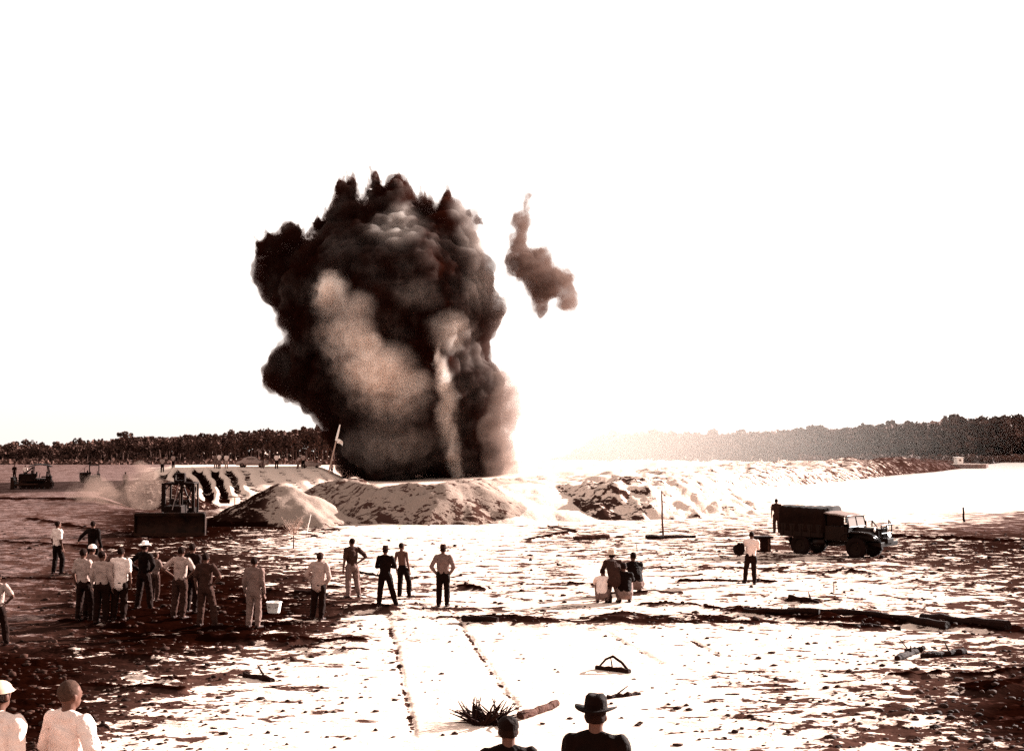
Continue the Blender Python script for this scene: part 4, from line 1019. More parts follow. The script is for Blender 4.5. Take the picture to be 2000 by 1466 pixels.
def body_meshes(pname, sleeves, top, look, vox, hat, build=1.0, bare=False):
    key = (pname, sleeves, top, look, vox, hat, build)
    if key in CACHE: return CACHE[key]
    P = POSES[pname]; res = {}
    up = (P['neck'] - P['chest']).normalized(); hd = P['head']
    yaw = Matrix.Rotation(look, 3, 'Z')
    B = build
    def torso(bm, g):
        hc, ch, nk = P['hipc'], P['chest'], P['neck']
        limb(bm, hc + (ch - hc) * .12, ch, (.150 * B + g), (.168 * B + g), .70, .66, 16)
        limb(bm, ch, ch.lerp(nk, .55), (.165 * B + g), (.145 + g), .66, .52, 16)
        for s in ('L', 'R'):
            limb(bm, ch.lerp(nk, .45), P['sh' + s], .085 + g, .062 + g, .8, .9, 12)
            limb(bm, nk, P['sh' + s], .048 + g, .052 + g, 1, 1, 10)
    def arm(bm, s, g, upper=True, lower=True, lo_g=None):
        if upper: limb(bm, P['sh' + s], P['el' + s], .056 + g, .043 + g, 1, 1, 12)
        if lower: limb(bm, P['el' + s], P['ha' + s], .043 + g, .028 + (g if lo_g is None else lo_g), 1, .9, 12)
    def leg(bm, s, g, flare=0):
        limb(bm, P['hi' + s], P['kn' + s], .098 * (.5 + B * .5) + g, .062 + g + flare * .5, 1, 1, 14)
        limb(bm, P['kn' + s], P['kn' + s].lerp(P['an' + s], .35), .060 + g + flare * .5, .060 + g + flare * .8, 1, 1, 12)
        limb(bm, P['kn' + s].lerp(P['an' + s], .35), P['an' + s], .060 + g + flare * .8, .040 + g + flare, 1, 1, 12)
    # one continuous body
    bm = bmesh.new()
    torso(bm, -.008); ball(bm, P['hipc'], (.150 * B, .115 * B, .12))
    for s in ('L', 'R'):
        arm(bm, s, 0); leg(bm, s, -.006); limb(bm, P['an' + s], P['to' + s], .040, .036, .9, .7, 10)
        d = (P['ha' + s] - P['el' + s]); hand(bm, P['ha' + s], d, (0, 1, 0) if abs(d.normalized().y) < .7 else (1, 0, 0), 1.0, vox < .02)
    limb(bm, P['neck'] - up * .03, hd - Vector((0, .01, .06)), .060, .056, 1, 1, 12)
    ball(bm, hd + Vector((0, 0, .012)), (.076, .096, .104), yaw); ball(bm, hd + yaw @ Vector((0, .028, -.055)), (.056, .062, .060), yaw)
    ball(bm, hd + yaw @ Vector((0, .095, -.012)), (.013, .020, .024), yaw, 2); ball(bm, hd + yaw @ Vector((0, .088, -.055)), (.026, .012, .010), yaw, 2)
    for s in (-1, 1):
        ball(bm, hd + yaw @ Vector((s * .080, -.005, -.008)), (.012, .020, .032), yaw, 2)
        ball(bm, hd + yaw @ Vector((s * .032, .085, .018)), (.016, .012, .008), yaw, 2)
    res['body'] = remeshed(bm, vox, 'person')
    # shirt
    if not bare:
        bm = bmesh.new(); torso(bm, .014)
        limb(bm, P['hipc'] + (P['chest'] - P['hipc']) * .05, P['chest'], .162 * B, .182 * B, .74, .68, 16)
        for s in ('L', 'R'):
            if sleeves == 'long': arm(bm, s, .018, lo_g=.012)
            else: limb(bm, P['sh' + s], P['sh' + s].lerp(P['el' + s], .78), .072, .068, 1, 1, 12)
        if top == 'loose': limb(bm, P['hipc'] - Vector((0, 0, .04)), P['chest'], .178 * B, .178 * B, .80, .7, 16)
        res['shirt'] = remeshed(bm, vox, 'shirt')
        displace(res['shirt'], (.014, .008), (.16, .06))
    bm = bmesh.new()
    limb(bm, P['hipc'] + (P['chest'] - P['hipc']) * .16, P['hipc'] - Vector((0, 0, .02)), .160 * B, .165 * B, .76, .82, 16)
    for s in ('L', 'R'): leg(bm, s, .014, .016)
    res['trousers'] = remeshed(bm, vox, 'trousers'); displace(res['trousers'], (.014, .010), (.18, .07))
    for s in ('L', 'R'):
        bm = bmesh.new(); a, t = P['an' + s], P['to' + s]; d = (t - a); d.z = 0; d = d.normalized()
        limb(bm, Vector((a.x, a.y, max(.045, a.z - .04))) - d * .045, t + d * .03, .048, .046, .95, .85, 12); limb(bm, a, a - Vector((0, 0, .04)), .05, .05, 1, 1, 10)
        res['shoe' + s] = remeshed(bm, max(vox, .012), 'shoe')
    # hair or hat
    h0 = hd + Vector((0, 0, .012))
    bm = bmesh.new()
    if hat in ('fedora', 'white_hat', 'straw', 'cowboy'):
        tilt = yaw @ Matrix.Rotation(-.06, 3, 'X')
        N = 28; bw = {'fedora': (.165, .185), 'white_hat': (.150, .175), 'straw': (.185, .205), 'cowboy': (.20, .20)}[hat]
        prof = [(1, 0), (.99, .008), (.62, .004), (.56, .014), (.535, .055), (.49, .10), (.36, .125), (.12, .112), (.02, .105)]
        R = []
        for q, z in prof:
            ring = []
            for k in range(N):
                a = 2 * math.pi * k / N; x, y = math.cos(a) * bw[0] * q, math.sin(a) * bw[1] * q
                zz = z + (.030 * math.cos(a) ** 2 * (q ** 4) if hat != 'straw' else -.012 * q ** 4) - .018 * max(0, math.sin(a)) * q ** 4
                if .1 < q < .45: zz -= .022 * (1 - abs(math.cos(a))) * (1 if q < .3 else .4)
                ring.append(bm.verts.new(h0 + tilt @ Vector((x, y, zz + .035))))
            R.append(ring)
        for A, B_ in zip(R[:-1], R[1:]):
            for k in range(N): bm.faces.new((A[k], A[(k + 1) % N], B_[(k + 1) % N], B_[k]))
        bm.faces.new(R[-1])
        g = bmesh.ops.extrude_face_region(bm, geom=list(bm.faces))
        for v in [e for e in g['geom'] if isinstance(e, bmesh.types.BMVert)]: v.co.z -= .006
        res['hat'] = mesh_of(bm, 'hat', True)
    elif hat in ('cap', 'helmet'):
        ball(bm, h0 + Vector((0, -.004, .030)), (.094, .110, .088), yaw)
        bmesh.ops.delete(bm, geom=[v for v in bm.verts if v.co.z < h0.z + .03], context='VERTS')
        a0 = h0 + Vector((0, 0, .03))
        g = bmesh.ops.extrude_edge_only(bm, edges=[e for e in bm.edges if e.is_boundary])
        for v in [e for e in g['geom'] if isinstance(e, bmesh.types.BMVert)]:
            loc = yaw.inverted() @ (v.co - a0); f = 1.42 if (hat == 'helmet' or loc.y > .03) else 1.04
            v.co = a0 + yaw @ Vector((loc.x * (1.25 if hat == 'helmet' else 1.02), loc.y * f, -.010))
        res['hat'] = mesh_of(bm, 'hat', True)
    bm = bmesh.new(); ball(bm, h0 + yaw @ Vector((0, -.014, .020 if not hat in ('cap', 'helmet', 'fedora', 'white_hat', 'straw', 'cowboy') else -.004)), (.084, .098, .100), yaw)
    bmesh.ops.delete(bm, geom=[v for v in bm.verts if (yaw.inverted() @ (v.co - h0)).y > .045 and v.co.z < h0.z + .055], context='VERTS')
    bmesh.ops.delete(bm, geom=[v for v in bm.verts if v.co.z < h0.z - .062], context='VERTS')
    g = bmesh.ops.extrude_face_region(bm, geom=list(bm.faces))
    for v in [e for e in g['geom'] if isinstance(e, bmesh.types.BMVert)]: v.co = h0 + (v.co - h0) * .93
    res['hair'] = mesh_of(bm, 'hair', True); displace(res['hair'], (.004,), (.02,))
    CACHE[key] = res; return res
def person(loc, face, H, label, pname='stand', shirt='white_cloth', trousers='dark_cloth', hat=None, hatmat=None, hair='hair', sleeves='short', top='in', look=0.0, vox=.014, build=1.0, group=None, roll=0.0, shoe='shoe'):
    """face: heading in degrees, 0 = away from the viewer, positive = to the left"""
    t = bpy.data.objects
    root = empty('person', loc, math.radians(face), label, 'person', group)
    root.rotation_euler = (0, roll, math.radians(face))
    root.scale = (H / 1.75,) * 3
    bare = shirt is None
    me = body_meshes(pname, sleeves, top, look, vox, hat, build, bare)
    link('body', me['body'], M['skin'], root)
    def child(nm, mesh, mt):
        m2 = mesh.copy() if mesh.materials and mesh.materials[0] != mt else mesh
        if m2 is not mesh: m2.materials.clear()
        return link(nm, m2, mt, root)
    if not bare: child('shirt', me['shirt'], M[shirt])
    child('trousers', me['trousers'], M[trousers])
    child('shoe', me['shoeL'], M[shoe]); child('shoe', me['shoeR'], M[shoe])
    if 'hat' in me: child('hat', me['hat'], M[hatmat or 'felt'])
    child('hair', me['hair'], M[hair])
    return root
def at(px, py, dz=-.02):
    p = G(px, py)
    for _ in range(3): p = G(px, py, ground_z(p.x, p.y))
    p.z = ground_z(p.x, p.y) + dz
    return p
# crowd standing on the left
CG = 'men watching in the left crowd'
def P(px, py, head_row, label, **k):
    """stand a figure with its feet at (px, py) of the picture and its head top at row top"""
    face = k.pop('face', 0); vis = k.pop('vis', 1.0); loc = at(px, py)
    H = (py - head_row) * math.hypot(loc.x, loc.y) / F / vis
    return person(loc, face, H, label, **k)
P(160, 1213, 1081, 'man in light shirt and dark trousers, leftmost of the front row of the crowd', shirt='light_cloth', trousers='dark_cloth', pname='hip_out', face=-22, group=CG, vox=.013)
P(177, 1208, 1073, 'man in white cap and grey shirt half hidden behind the second man', shirt='grey_cloth', hat='cap', hatmat='white_cloth', pname='stand', face=-12, group=CG, vox=.016)
P(197, 1216, 1084, 'man in grey-white shirt, second from the left in the front row', shirt='light_cloth', trousers='dark_cloth', sleeves='long', pname='stand', face=-10, group=CG, look=-.5, build=1.06, vox=.013)
P(231, 1217, 1083, 'man in loose pale shirt, third from the left in the front row', shirt='white_cloth', trousers='dark_cloth', pname='stand', top='loose', face=-4, group=CG, build=1.1, vox=.013, roll=.02)
P(280, 1190, 1066, 'man in dark clothes and bright white hat, hand on hip', shirt='black_cloth', trousers='dark_cloth', hat='white_hat', hatmat='white_paint', pname='akimbo_wide', face=-28, group=CG, sleeves='long', vox=.013)
P(303, 1172, 1082, 'short grey-haired man beside the man in the bright white hat', shirt='grey_cloth', trousers='brown_cloth', pname='folded', face=-40, group=CG, hair='grey_hair', vox=.016)
P(348, 1211, 1077, 'man in white shirt and tight belt with both hands on his hips', shirt='light_cloth', trousers='brown_cloth', pname='akimbo', face=-14, group=CG, vox=.013, roll=.035)
P(374, 1196, 1067, 'man in dark coat partly hidden behind the man with hands on hips', shirt='dark_cloth', trousers='dark_cloth', pname='stand', face=-24, group=CG, sleeves='long', vox=.016)
P(400, 1222, 1085, 'man in dark brown shirt and brown trousers, rightmost of the crowd', shirt='brown_cloth', trousers='brown_cloth', pname='akimbo_right', face=-12, group=CG, vox=.013)
P(215, 1196, 1096, 'dark haired man deep in the crowd between two pale shirts', shirt='dark_cloth', trousers='dark_cloth', pname='stand', face=0, group=CG, vox=.018)
P(495, 1224, 1091, 'man alone in grey shirt and pale grey trousers beside the white bucket', shirt='grey_cloth', trousers='grey_cloth', pname='stand', sleeves='long', face=-12, vox=.012, build=1.1)
P(619, 1208, 1079, 'man in pointed hat and loose white shirt leaning to his left', shirt='light_cloth', trousers='dark_cloth', hat='cap', hatmat='felt', pname='pocket', sleeves='long', top='loose', face=-14, vox=.012, build=1.08, roll=.04)
P(687, 1166, 1052, 'man in grey shirt and pale trousers seen side-on, elbow out behind', shirt='brown_cloth', trousers='grey_cloth', pname='akimbo_right', face=32, vox=.012, look=.3)
P(752, 1190, 1076, 'man all in black with broad hat and crossed arms, legs apart', shirt='black_cloth', trousers='black_cloth', hat='fedora', pname='crossed', sleeves='long', face=-6, vox=.012)
P(786, 1166, 1061, 'bare-backed man in dark trousers beside the man in black', shirt=None, trousers='black_cloth', pname='hip_out', face=-30, vox=.012, look=-.3, build=.92, roll=-.03)
P(865, 1184, 1066, 'man in brimmed hat, light grey shirt and black trousers, hands in pockets', shirt='grey_cloth', trousers='black_cloth', hat='fedora', hatmat='felt', pname='pocket', sleeves='long', face=-4, vox=.012, build=1.05)
P(109, 1120, 1024, 'man in bright white shirt and dark trousers standing alone above the crowd', shirt='white_cloth', trousers='black_cloth', pname='hip_out', face=-38, vox=.014, roll=.03)
P(180, 1120, 1023, 'man in black clothes with arm held out, standing above the crowd', shirt='black_cloth', trousers='black_cloth', pname='arm_out', sleeves='long', face=-10, vox=.014)
P(1176, 1177, 1111, 'man in white shirt squatting at the left of the small group', shirt='white_cloth', trousers='grey_cloth', pname='squat', face=-12, vox=.013, vis=.60, hair='hair', group='small group on the open sand')
P(1200, 1175, 1080, 'man in pale-topped hat and grey shirt stooping in the small group', shirt='brown_cloth', trousers='brown_cloth', hat='straw', hatmat='straw', pname='kneel_bend', face=6, vox=.013, vis=.76, build=1.1, group='small group on the open sand')
P(1220, 1176, 1101, 'man in black shirt and pale trousers squatting at the front of the small group', shirt='black_cloth', trousers='grey_cloth', pname='squat', face=4, vox=.013, vis=.60, build=1.1, group='small group on the open sand')
P(1241, 1160, 1083, 'man in black shirt crouching at the right of the small group', shirt='black_cloth', trousers='grey_cloth', pname='squat', face=18, vox=.013, vis=.60, build=1.1, group='small group on the open sand')
P(1465, 1140, 1040, 'man in pale shirt walking with a dark bundle near the truck', shirt='white_cloth', trousers='dark_cloth', pname='carry', sleeves='long', face=-6, vox=.014, roll=.04)
P(1517, 1040, 975, 'slender man standing behind the truck by the water', shirt='brown_cloth', trousers='brown_cloth', pname='stand', face=0, vox=.018, build=.9)
# on the hillock in front of the photographer
def near(px, head_row, Y, H, label, **k):
    q = D(px, head_row, Y)
    return person((q.x, Y, q.z - H * 1.0), k.pop('face', 0), H, label, **k)
near(1163, 1369, 9.9, 1.79, 'man in dark felt hat close to the camera, seen from behind', shirt='black_cloth', trousers='black_cloth', hat='fedora', hatmat='black_cloth', sleeves='long', vox=.010, face=-10, look=-.1, build=1.1)
near(993, 1401, 10.6, 1.74, 'dark-capped man at the bottom edge beside the pile of dry brush', shirt='black_cloth', trousers='black_cloth', hat='cap', hatmat='black_cloth', sleeves='long', vox=.012, face=5)
near(134, 1331, 10.6, 1.78, 'man in bright white shirt with bare head at the lower left corner', shirt='white_cloth', trousers='dark_cloth', vox=.010, face=-28, pname='akimbo_right', look=-.2, hair='grey_hair')
near(-3, 1332, 10.4, 1.76, 'man in pale cap and white shirt cut off by the left edge', shirt='white_cloth', trousers='dark_cloth', hat='cap', hatmat='straw', vox=.012, face=-20)
P(-8, 1260, 1130, 'dark figure in white sleeves at the very left edge', shirt='light_cloth', trousers='dark_cloth', pname='akimbo_right', face=0, vox=.014)
# small figures on the embankment and in the field
FG = 'distant onlookers on the embankment'
def FP(px, feet, Y, H, label, face, shirt, trousers, pname='stand', group=FG):
    q = D(px, feet, Y); gz = ground_z(q.x, Y)
    person((q.x, Y, gz - .02), face, H, label, pname=pname, shirt=shirt, trousers=trousers, vox=.03, group=group)
FP(317, 913, 141, 1.75, 'distant man in pale shirt, leftmost on the embankment crest', 10, 'light_cloth', 'dark_cloth')
FP(338, 913, 141.5, 1.75, 'distant man in pale shirt, second from the left on the embankment', -20, 'light_cloth', 'dark_cloth')
FP(421, 913, 142, 1.7, 'distant man in grey on the embankment, left of a pair in white', 0, 'grey_cloth', 'grey_cloth')
FP(428, 913, 141, 1.8, 'tall distant man in white, in the middle of the embankment', -30, 'white_cloth', 'grey_cloth')
FP(442, 913, 141.5, 1.7, 'distant man in white standing right of the tall one in white', 20, 'white_cloth', 'light_cloth')
FP(513, 913, 142, 1.55, 'distant stooping man left of the man with the white shirt back', 40, 'brown_cloth', 'grey_cloth', 'lean')
FP(540, 914, 141, 1.75, 'distant man in white shirt and dark trousers right of the far car', -10, 'white_cloth', 'dark_cloth')
FP(581, 914, 141, 1.6, 'distant bent figure in pale clothes right of centre on the embankment', -50, 'light_cloth', 'grey_cloth', 'lean')
FP(592, 914, 142, 1.75, 'distant man in dark clothes beside the bent figure', 0, 'light_cloth', 'black_cloth')
FP(648, 915, 141, 1.3, 'distant small figure at the foot of the leaning pole', 0, 'light_cloth', 'grey_cloth')
FP(245, 929, 128, 1.75, 'distant man in pale shirt near the dark earth heap', 0, 'light_cloth', 'dark_cloth', 'stand', 'onlookers in the left field')
FP(28, 935, 150, 1.8, 'distant dark figure far left of the curved-roof bulldozer', 0, 'dark_cloth', 'dark_cloth', 'stand', 'onlookers in the left field')
FP(49, 935, 149, 1.75, 'distant man in white shirt just left of the curved-roof bulldozer', 0, 'white_cloth', 'dark_cloth', 'stand', 'onlookers in the left field')

# ------------------------------------------------------------------ small things lying about
def jag_log(name, a, b, r0, r1, mt, label, cat='log', group=None, sub=9, seed=1, stubs=2):
    rr = random.Random(seed); a, b = Vector(a), Vector(b); pts, rad = [], []
    for k in range(sub):
        t = k / (sub - 1); p = a.lerp(b, t); p.z += rr.uniform(-.02, .03)
        p += Vector((0, rr.uniform(-.03, .03), 0)); pts.append(p); rad.append((r0 + (r1 - r0) * t) * rr.uniform(.82, 1.15))
    bm = bmesh.new(); tube_bm(bm, pts, rad, 10)
    for k in range(stubs):
        t = rr.uniform(.15, .9); p = a.lerp(b, t); q = p + Vector((rr.uniform(-.3, .3), rr.uniform(-.2, .2), rr.uniform(.15, .35)))
        tube_bm(bm, [p, p.lerp(q, .6), q], [r0 * .4, r0 * .3, r0 * .15], 6)
    o = link(name, mesh_of(bm, name), mt); tag(o, label, cat, group); return o
def on(px, py, dz=0.0):
    p = at(px, py, 0); p.z += dz; return p
LOGS = [(1452, 1193, 1600, 1201, .08, .11, 'long dark timber with pointed left end lying right of centre'),
        (1540, 1192, 1735, 1206, .09, .12, 'thick dark timber lying behind the pointed one'),
        (1600, 1208, 1760, 1218, .06, .09, 'rough log lying in front of the two long timbers'),
        (1700, 1203, 1850, 1222, .12, .14, 'heavy black beam end running to the right from the timbers'),
        (1800, 1210, 1968, 1227, .17, .18, 'thickest black beam with blunt end near the right edge'),
        (1262, 1050, 1358, 1050, .13, .12, 'dark log lying in front of the thin pole'),
        (905, 1212, 972, 1214, .12, .10, 'short dark log lying left of the long earth streak'),
        (477, 1322, 533, 1331, .09, .08, 'small black log lying on the lower left sand'),
        (1800, 1284, 1885, 1275, .08, .10, 'knotted black log on the lower right sand'),
        (1752, 1290, 1790, 1272, .10, .08, 'short stubby stump left of the knotted black log'),
        (1768, 1272, 1805, 1270, .05, .07, 'thin black stick above the stubby stump'),
        (1164, 1306, 1230, 1314, .06, .09, 'curved dark branch lying above the man in the felt hat'),
        (1185, 1364, 1250, 1356, .06, .05, 'rough branch sticking out behind the felt hat'),
        (1016, 1404, 1088, 1380, .11, .09, 'splintered pale brown log at the bottom edge'),
        (1120, 1053, 1190, 1050, .12, .14, 'low brown log left of the thin pole'),
        (1070, 1028, 1120, 1040, .06, .10, 'slanting dead branch below the white ridge'),
        (1540, 1170, 1600, 1175, .10, .06, 'flat dark root between timbers and walking man'),
        (700, 1117, 745, 1126, .06, .05, 'thin dark stick lying left of the man in black'),
        (575, 1160, 640, 1164, .07, .08, 'dark pole lying left of the man in the loose white shirt')]
for i, (x0, y0, x1, y1, a_, b_, lab) in enumerate(LOGS):
    jag_log('log', on(x0, y0, a_ * .5), on(x1, y1, b_ * .5), a_ * .8, b_ * .8, M['wood'] if i in (13, 14, 15) else M['dark_wood'], lab, group='timber lying on the sand', seed=i, stubs=0 if i in (0, 1, 3, 4, 5, 6, 13, 14) else 1)
# arched branch over the curved one
bm = bmesh.new(); a, b = on(1170, 1306, .05), on(1226, 1312, .05)
tube_bm(bm, [a, a.lerp(b, .25) + Vector((0, .1, .16)), a.lerp(b, .5) + Vector((0, .1, .24)), a.lerp(b, .8) + Vector((0, 0, .14)), b], [.02, .025, .03, .03, .03], 8)
tag(link('branch', mesh_of(bm, 'branch'), M['dark_wood']), 'bowed branch arching above the curved dark branch', 'branch')
# brush pile beside the head at the bottom edge
bm = bmesh.new(); c = on(945, 1412); rr = random.Random(4)
for k in range(90):
    a = rr.uniform(0, math.pi); s = Vector((rr.uniform(-.25, .3), rr.uniform(-.2, .25), 0)); L = rr.uniform(.2, .55)
    e = s + Vector((math.cos(a) * L, rr.uniform(-.2, .2), math.sin(a) * L * .75 + .05))
    tube_bm(bm, [c + s, c + s.lerp(e, .5) + Vector((rr.uniform(-.05, .05), 0, .02)), c + e], [.022, .016, .006], 5)
tag(link('brush_pile', mesh_of(bm, 'brush_pile'), M['dark_wood']), 'tangled pile of dry brush at the bottom edge, left of the splintered log', 'brush')
# upright sticks and poles
def pole(name, px0, py0, px1, py1, r, mt, label, cat='pole', Y=None, seed=2):
    if Y: a = D(px0, py0, Y); a.z = ground_z(a.x, Y) - .1; b = D(px1, py1, Y)
    else: a = on(px0, py0, -.1); b = D(px1, py1, a.y)
    rr = random.Random(seed); pts = [a.lerp(b, t / 6) + Vector((rr.uniform(-1, 1) * r * .2, 0, 0)) for t in range(7)]
    bm = bmesh.new(); tube_bm(bm, pts, [r * (1 - .35 * t / 6) for t in range(7)], 8)
    o = link(name, mesh_of(bm, name), mt); tag(o, label, cat); return o, a, b
pole('pole', 1295, 1046, 1292, 958, .055, M['wood'], 'thin brown pole standing in front of the rubble bank')
pole('stake', 1629, 1157, 1628, 1135, .02, M['wood'], 'tiny thin stake on the sand below the truck', 'stake')
pole('stake', 1245, 1078, 1243, 1062, .02, M['wood'], 'tiny stake above the small squatting group', 'stake')
pole('post', 1883, 1019, 1881, 990, .075, M['dark_wood'], 'short dark post standing at the edge of the river', 'post')
pole('pole', 598, 1041, 607, 1004, .03, M['white_paint'], 'thin white stake leaning at the foot of the sand cone')
# leaning signal pole with a rag
T = empty('signal_pole', D(641, 916, 140), 0, 'tall leaning pole with a white rag against the dark smoke', 'pole')
a, b = D(641, 918, 140), D(664, 829, 140); a.z = ground_z(a.x, 140) - .2
def child_of(T, name, bm, mt):
    o = link(name, mesh_of(bm, name), mt); o.parent = T; o.matrix_parent_inverse = Matrix.Translation(T.location).inverted(); return o
bm = bmesh.new(); tube_bm(bm, [a, a.lerp(b, .5), a.lerp(b, .7)], [.10, .085, .08], 8); child_of(T, 'pole', bm, M['pale_wood'])
bm = bmesh.new(); tube_bm(bm, [a.lerp(b, .68), a.lerp(b, .85), b], [.13, .12, .07], 8); child_of(T, 'pole_tip', bm, M['white_paint'])
bm = bmesh.new(); q = a.lerp(b, .72); rows = []
for i in range(7):
    t = i / 6; rows.append([bm.verts.new(q + Vector((.05 + .65 * t, .12 * math.sin(t * 6 + j), -.10 * j - .30 * t * t))) for j in range(6)])
for A, B in zip(rows[:-1], rows[1:]):
    for k in range(5): bm.faces.new((A[k], A[k + 1], B[k + 1], B[k]))
g = bmesh.ops.extrude_face_region(bm, geom=list(bm.faces))
for v in [e for e in g['geom'] if isinstance(e, bmesh.types.BMVert)]: v.co.y += .02
child_of(T, 'rag', bm, M['white_paint'])
# T-shaped marker in front of the cut face
p = D(459, 973, 100); gz = ground_z(p.x, 100); T = empty('marker_frame', (p.x, 100, gz), 0, 'small T-shaped wooden marker standing on the white sand', 'marker')
boxes('post', [((0, 0, .5), (.10, .10, 1.6))], M['pale_wood'], T); boxes('crossbar', [((0, 0, 1.25), (1.05, .08, .10))], M['wood'], T)
# sapling with bare twigs
p = on(573, 1071); T = empty('sapling', p, 0, 'small bare sapling with thin twigs in front of the sand cone', 'sapling')
bm = bmesh.new(); tube_bm(bm, [(0, 0, -.05), (.01, 0, .3), (0, 0, .75)], [.035, .028, .022], 7); link('trunk', mesh_of(bm, 'trunk'), M['wood'], T)
bm = bmesh.new(); rr = random.Random(9)
for k in range(34):
    b0 = Vector((0, 0, rr.uniform(.55, .8))); a = rr.uniform(0, 6.28); e = b0 + Vector((math.cos(a) * rr.uniform(.25, .7), math.sin(a) * .4, rr.uniform(.1, .75)))
    m_ = b0.lerp(e, .5) + Vector((0, 0, -.06)); tube_bm(bm, [b0, m_, e], [.014, .010, .004], 4)
    for j in range(3):
        s = m_.lerp(e, rr.random()); tube_bm(bm, [s, s + Vector((rr.uniform(-.2, .2), rr.uniform(-.1, .1), rr.uniform(0, .2)))], [.006, .003], 4)
link('twigs', mesh_of(bm, 'twigs'), M['pale_wood'], T)
# white bucket
p = on(535, 1196); T = empty('bucket', p, 0, 'bright white bucket standing right of the man in grey', 'bucket')
bm = bmesh.new(); R = []
for r_, z in ((.0, .0), (.145, .0), (.15, .02), (.19, .30), (.20, .31), (.20, .33), (.185, .33), (.14, .03), (0, .03)):
    if r_ == 0: R.append([bm.verts.new((0, 0, z))]); continue
    R.append([bm.verts.new((math.cos(2 * math.pi * k / 24) * r_, math.sin(2 * math.pi * k / 24) * r_, z)) for k in range(24)])
for A, B in zip(R[:-1], R[1:]):
    for k in range(24):
        vs = [A[k % len(A)], A[(k + 1) % len(A)], B[(k + 1) % len(B)], B[k % len(B)]]; vs = list(dict.fromkeys(vs)); bm.faces.new(vs)
link('pail', mesh_of(bm, 'pail', True), M['white_paint'], T); T.scale = (1.15, 1.15, .95)
bars('handle', [((-.2, 0, .31), (-.1, -.16, .18)), ((-.1, -.16, .18), (.1, -.16, .18)), ((.1, -.16, .18), (.2, 0, .31))], .008, M['rusty_steel'], T)
# dark bundle carried by the walking man, and the crate behind him
p = at(1446, 1140); p.z = 5 - (1071 - 855) / F * p.y
bm = bmesh.new(); bmesh.ops.create_icosphere(bm, subdivisions=4, radius=.2, matrix=Matrix.Diagonal((1, .8, 1.05, 1)))
me = mesh_of(bm, 'bundle', True); displace(me, (.05, .02), (.12, .05)); tag(link('bundle', me, M['black_cloth'], None, (p.x, p.y + .1, p.z)), 'round black bundle held by the man in the pale shirt', 'bundle')
p = on(1488, 1078); T = empty('crate', p, math.radians(12), 'dark wooden crate on the sand between the walking man and the truck', 'crate')
boxes('box', [((0, 0, .34), (.62, .55, .60))], M['dark_wood'], T, .02); boxes('lid', [((0, 0, .68), (.82, .66, .07))], M['dark_wood'], T, .01)
for s in (-1, 1): boxes('batten', [((s * .2, -.285, .34), (.08, .02, .56))], M['wood'], T, .004)
# overturned skiffs and a small car far away on the embankment
def far_car(px, Y, s, label, rz=0):
    q = D(px, 914, Y); T = empty('parked_car', (q.x, Y, ground_z(q.x, Y)), rz, label, 'car', 'cars on the embankment'); T.scale = (s,) * 3
    bm = bmesh.new(); rows = []
    prof = [(-2.1, .55, .1), (-2.0, .85, .5), (-1.5, .98, .7), (-1.1, 1.35, .72), (-.5, 1.52, .7), (.3, 1.5, .7), (.7, 1.05, .74), (1.5, .98, .7), (1.95, .85, .6), (2.1, .55, .3)]
    for x, z, w in prof: rows.append([bm.verts.new((x, y * (w if abs(y) < 1 else .82), zz)) for y, zz in ((-1, .3), (-1, .7), (-.85, z * .97), (0, z), (.85, z * .97), (1, .7), (1, .3))])
    for A, B in zip(rows[:-1], rows[1:]):
        for k in range(6): bm.faces.new((A[k], A[k + 1], B[k + 1], B[k]))
        bm.faces.new((A[6], A[0], B[0], B[6]))
    bm.faces.new(rows[0]); bm.faces.new(rows[-1]); link('body', mesh_of(bm, 'body', True), M['grey_cloth'] if s > .9 else M['light_cloth'], T)
    boxes('window', [((-.15, y, 1.22), (1.0, .03, .26)) for y in (-.70, .70)], M['glass'], T)
    for x in (-1.3, 1.3):
        for y in (-.75, .75): wheel(T, (x, y, .32), .32, .18, M['tyre'], M['rusty_steel'], lugs=0)
far_car(493, 146, .85, 'small rounded car parked on the embankment near the centre of the wood')
far_car(607, 147, .55, 'low pale cart standing on the embankment right of the small figures', .3)
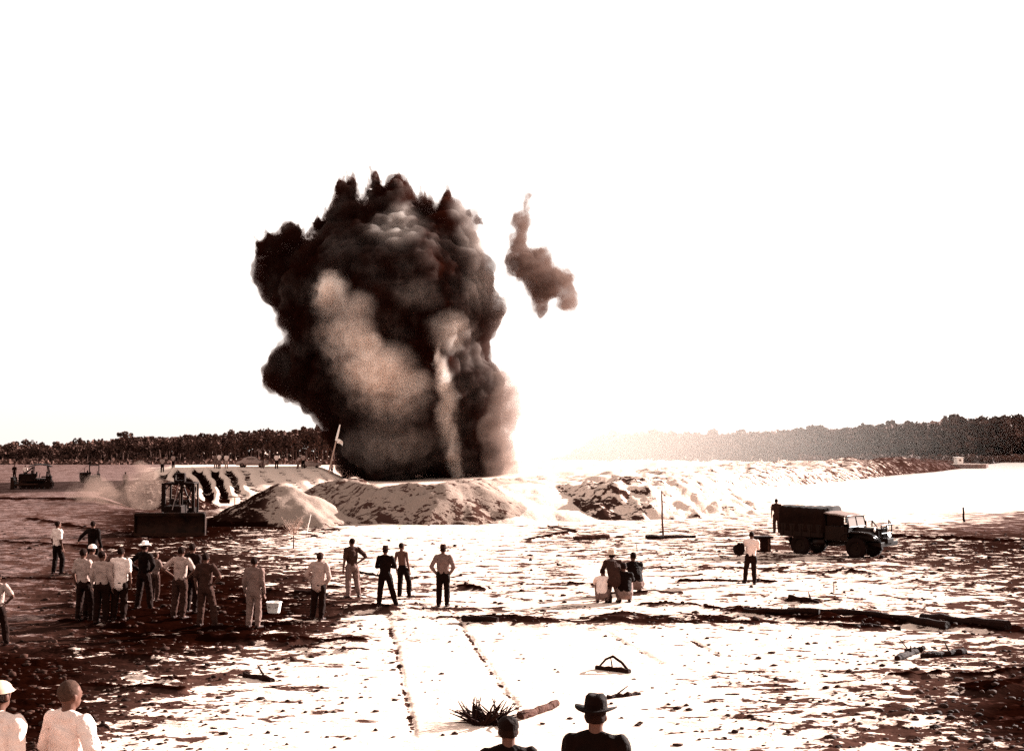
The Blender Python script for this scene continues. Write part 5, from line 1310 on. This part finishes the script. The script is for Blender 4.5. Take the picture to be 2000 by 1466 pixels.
# clods of earth strewn over the churned ground
def clods(n, seed):
    r = np.random.RandomState(seed); rr = random.Random(seed)
    t0 = bmesh.new(); bmesh.ops.create_icosphere(t0, subdivisions=1, radius=1)
    V0 = np.array([v.co[:] for v in t0.verts]); F0 = np.array([[v.index for v in f.verts] for f in t0.faces]); t0.free()
    X = []; Y = []
    while len(X) < n:
        py = r.uniform(1026, 1500, 4000); px = r.uniform(-300, 2300, 4000)
        y = CH * F / (py - HZ); x = (px - 1000) / F * y
        z, mud_shade, tone = surf(x, y)
        keep = r.uniform(0, 1, 4000) < np.clip(mud_shade * 1.3 - .15, .012, 1) * .5
        X += list(x[keep]); Y += list(y[keep])
    X = np.array(X[:n]); Y = np.array(Y[:n]); Z = surf(X, Y)[0]
    s = (.014 + .045 * r.beta(1.0, 8, n) * 2.0) * (1 + Y / 60)
    co = np.empty((n, len(V0), 3), np.float32)
    for i in range(n):
        j = V0 * (1 + r.uniform(-.3, .3, (len(V0), 1))); sc = s[i] * np.array([r.uniform(.8, 2.0), r.uniform(.8, 1.5), r.uniform(.45, .9)])
        a = r.uniform(0, 3.14) * .4; c, q = math.cos(a), math.sin(a); w = j * sc
        co[i, :, 0] = X[i] + w[:, 0] * c - w[:, 1] * q; co[i, :, 1] = Y[i] + w[:, 0] * q + w[:, 1] * c; co[i, :, 2] = Z[i] + w[:, 2] + s[i] * .15
    fa = (F0[None] + (np.arange(n) * len(V0))[:, None, None]).reshape(-1, 3).astype(np.int32)
    me = bpy.data.meshes.new('earth_clods'); me.vertices.add(n * len(V0)); me.vertices.foreach_set('co', co.ravel())
    me.loops.add(fa.size); me.loops.foreach_set('vertex_index', fa.ravel()); me.polygons.add(len(fa))
    me.polygons.foreach_set('loop_start', np.arange(0, fa.size, 3, dtype=np.int32)); me.polygons.foreach_set('loop_total', np.full(len(fa), 3, dtype=np.int32))
    me.update(calc_edges=True); return me
mat('clod', (.020, .008, .0055), var=.7, vscale=.6)
o = link('earth_clods', clods(5200, 12), M['clod']); tag(o, 'loose dark clods of earth strewn over the churned sand', 'clods', kind='stuff')
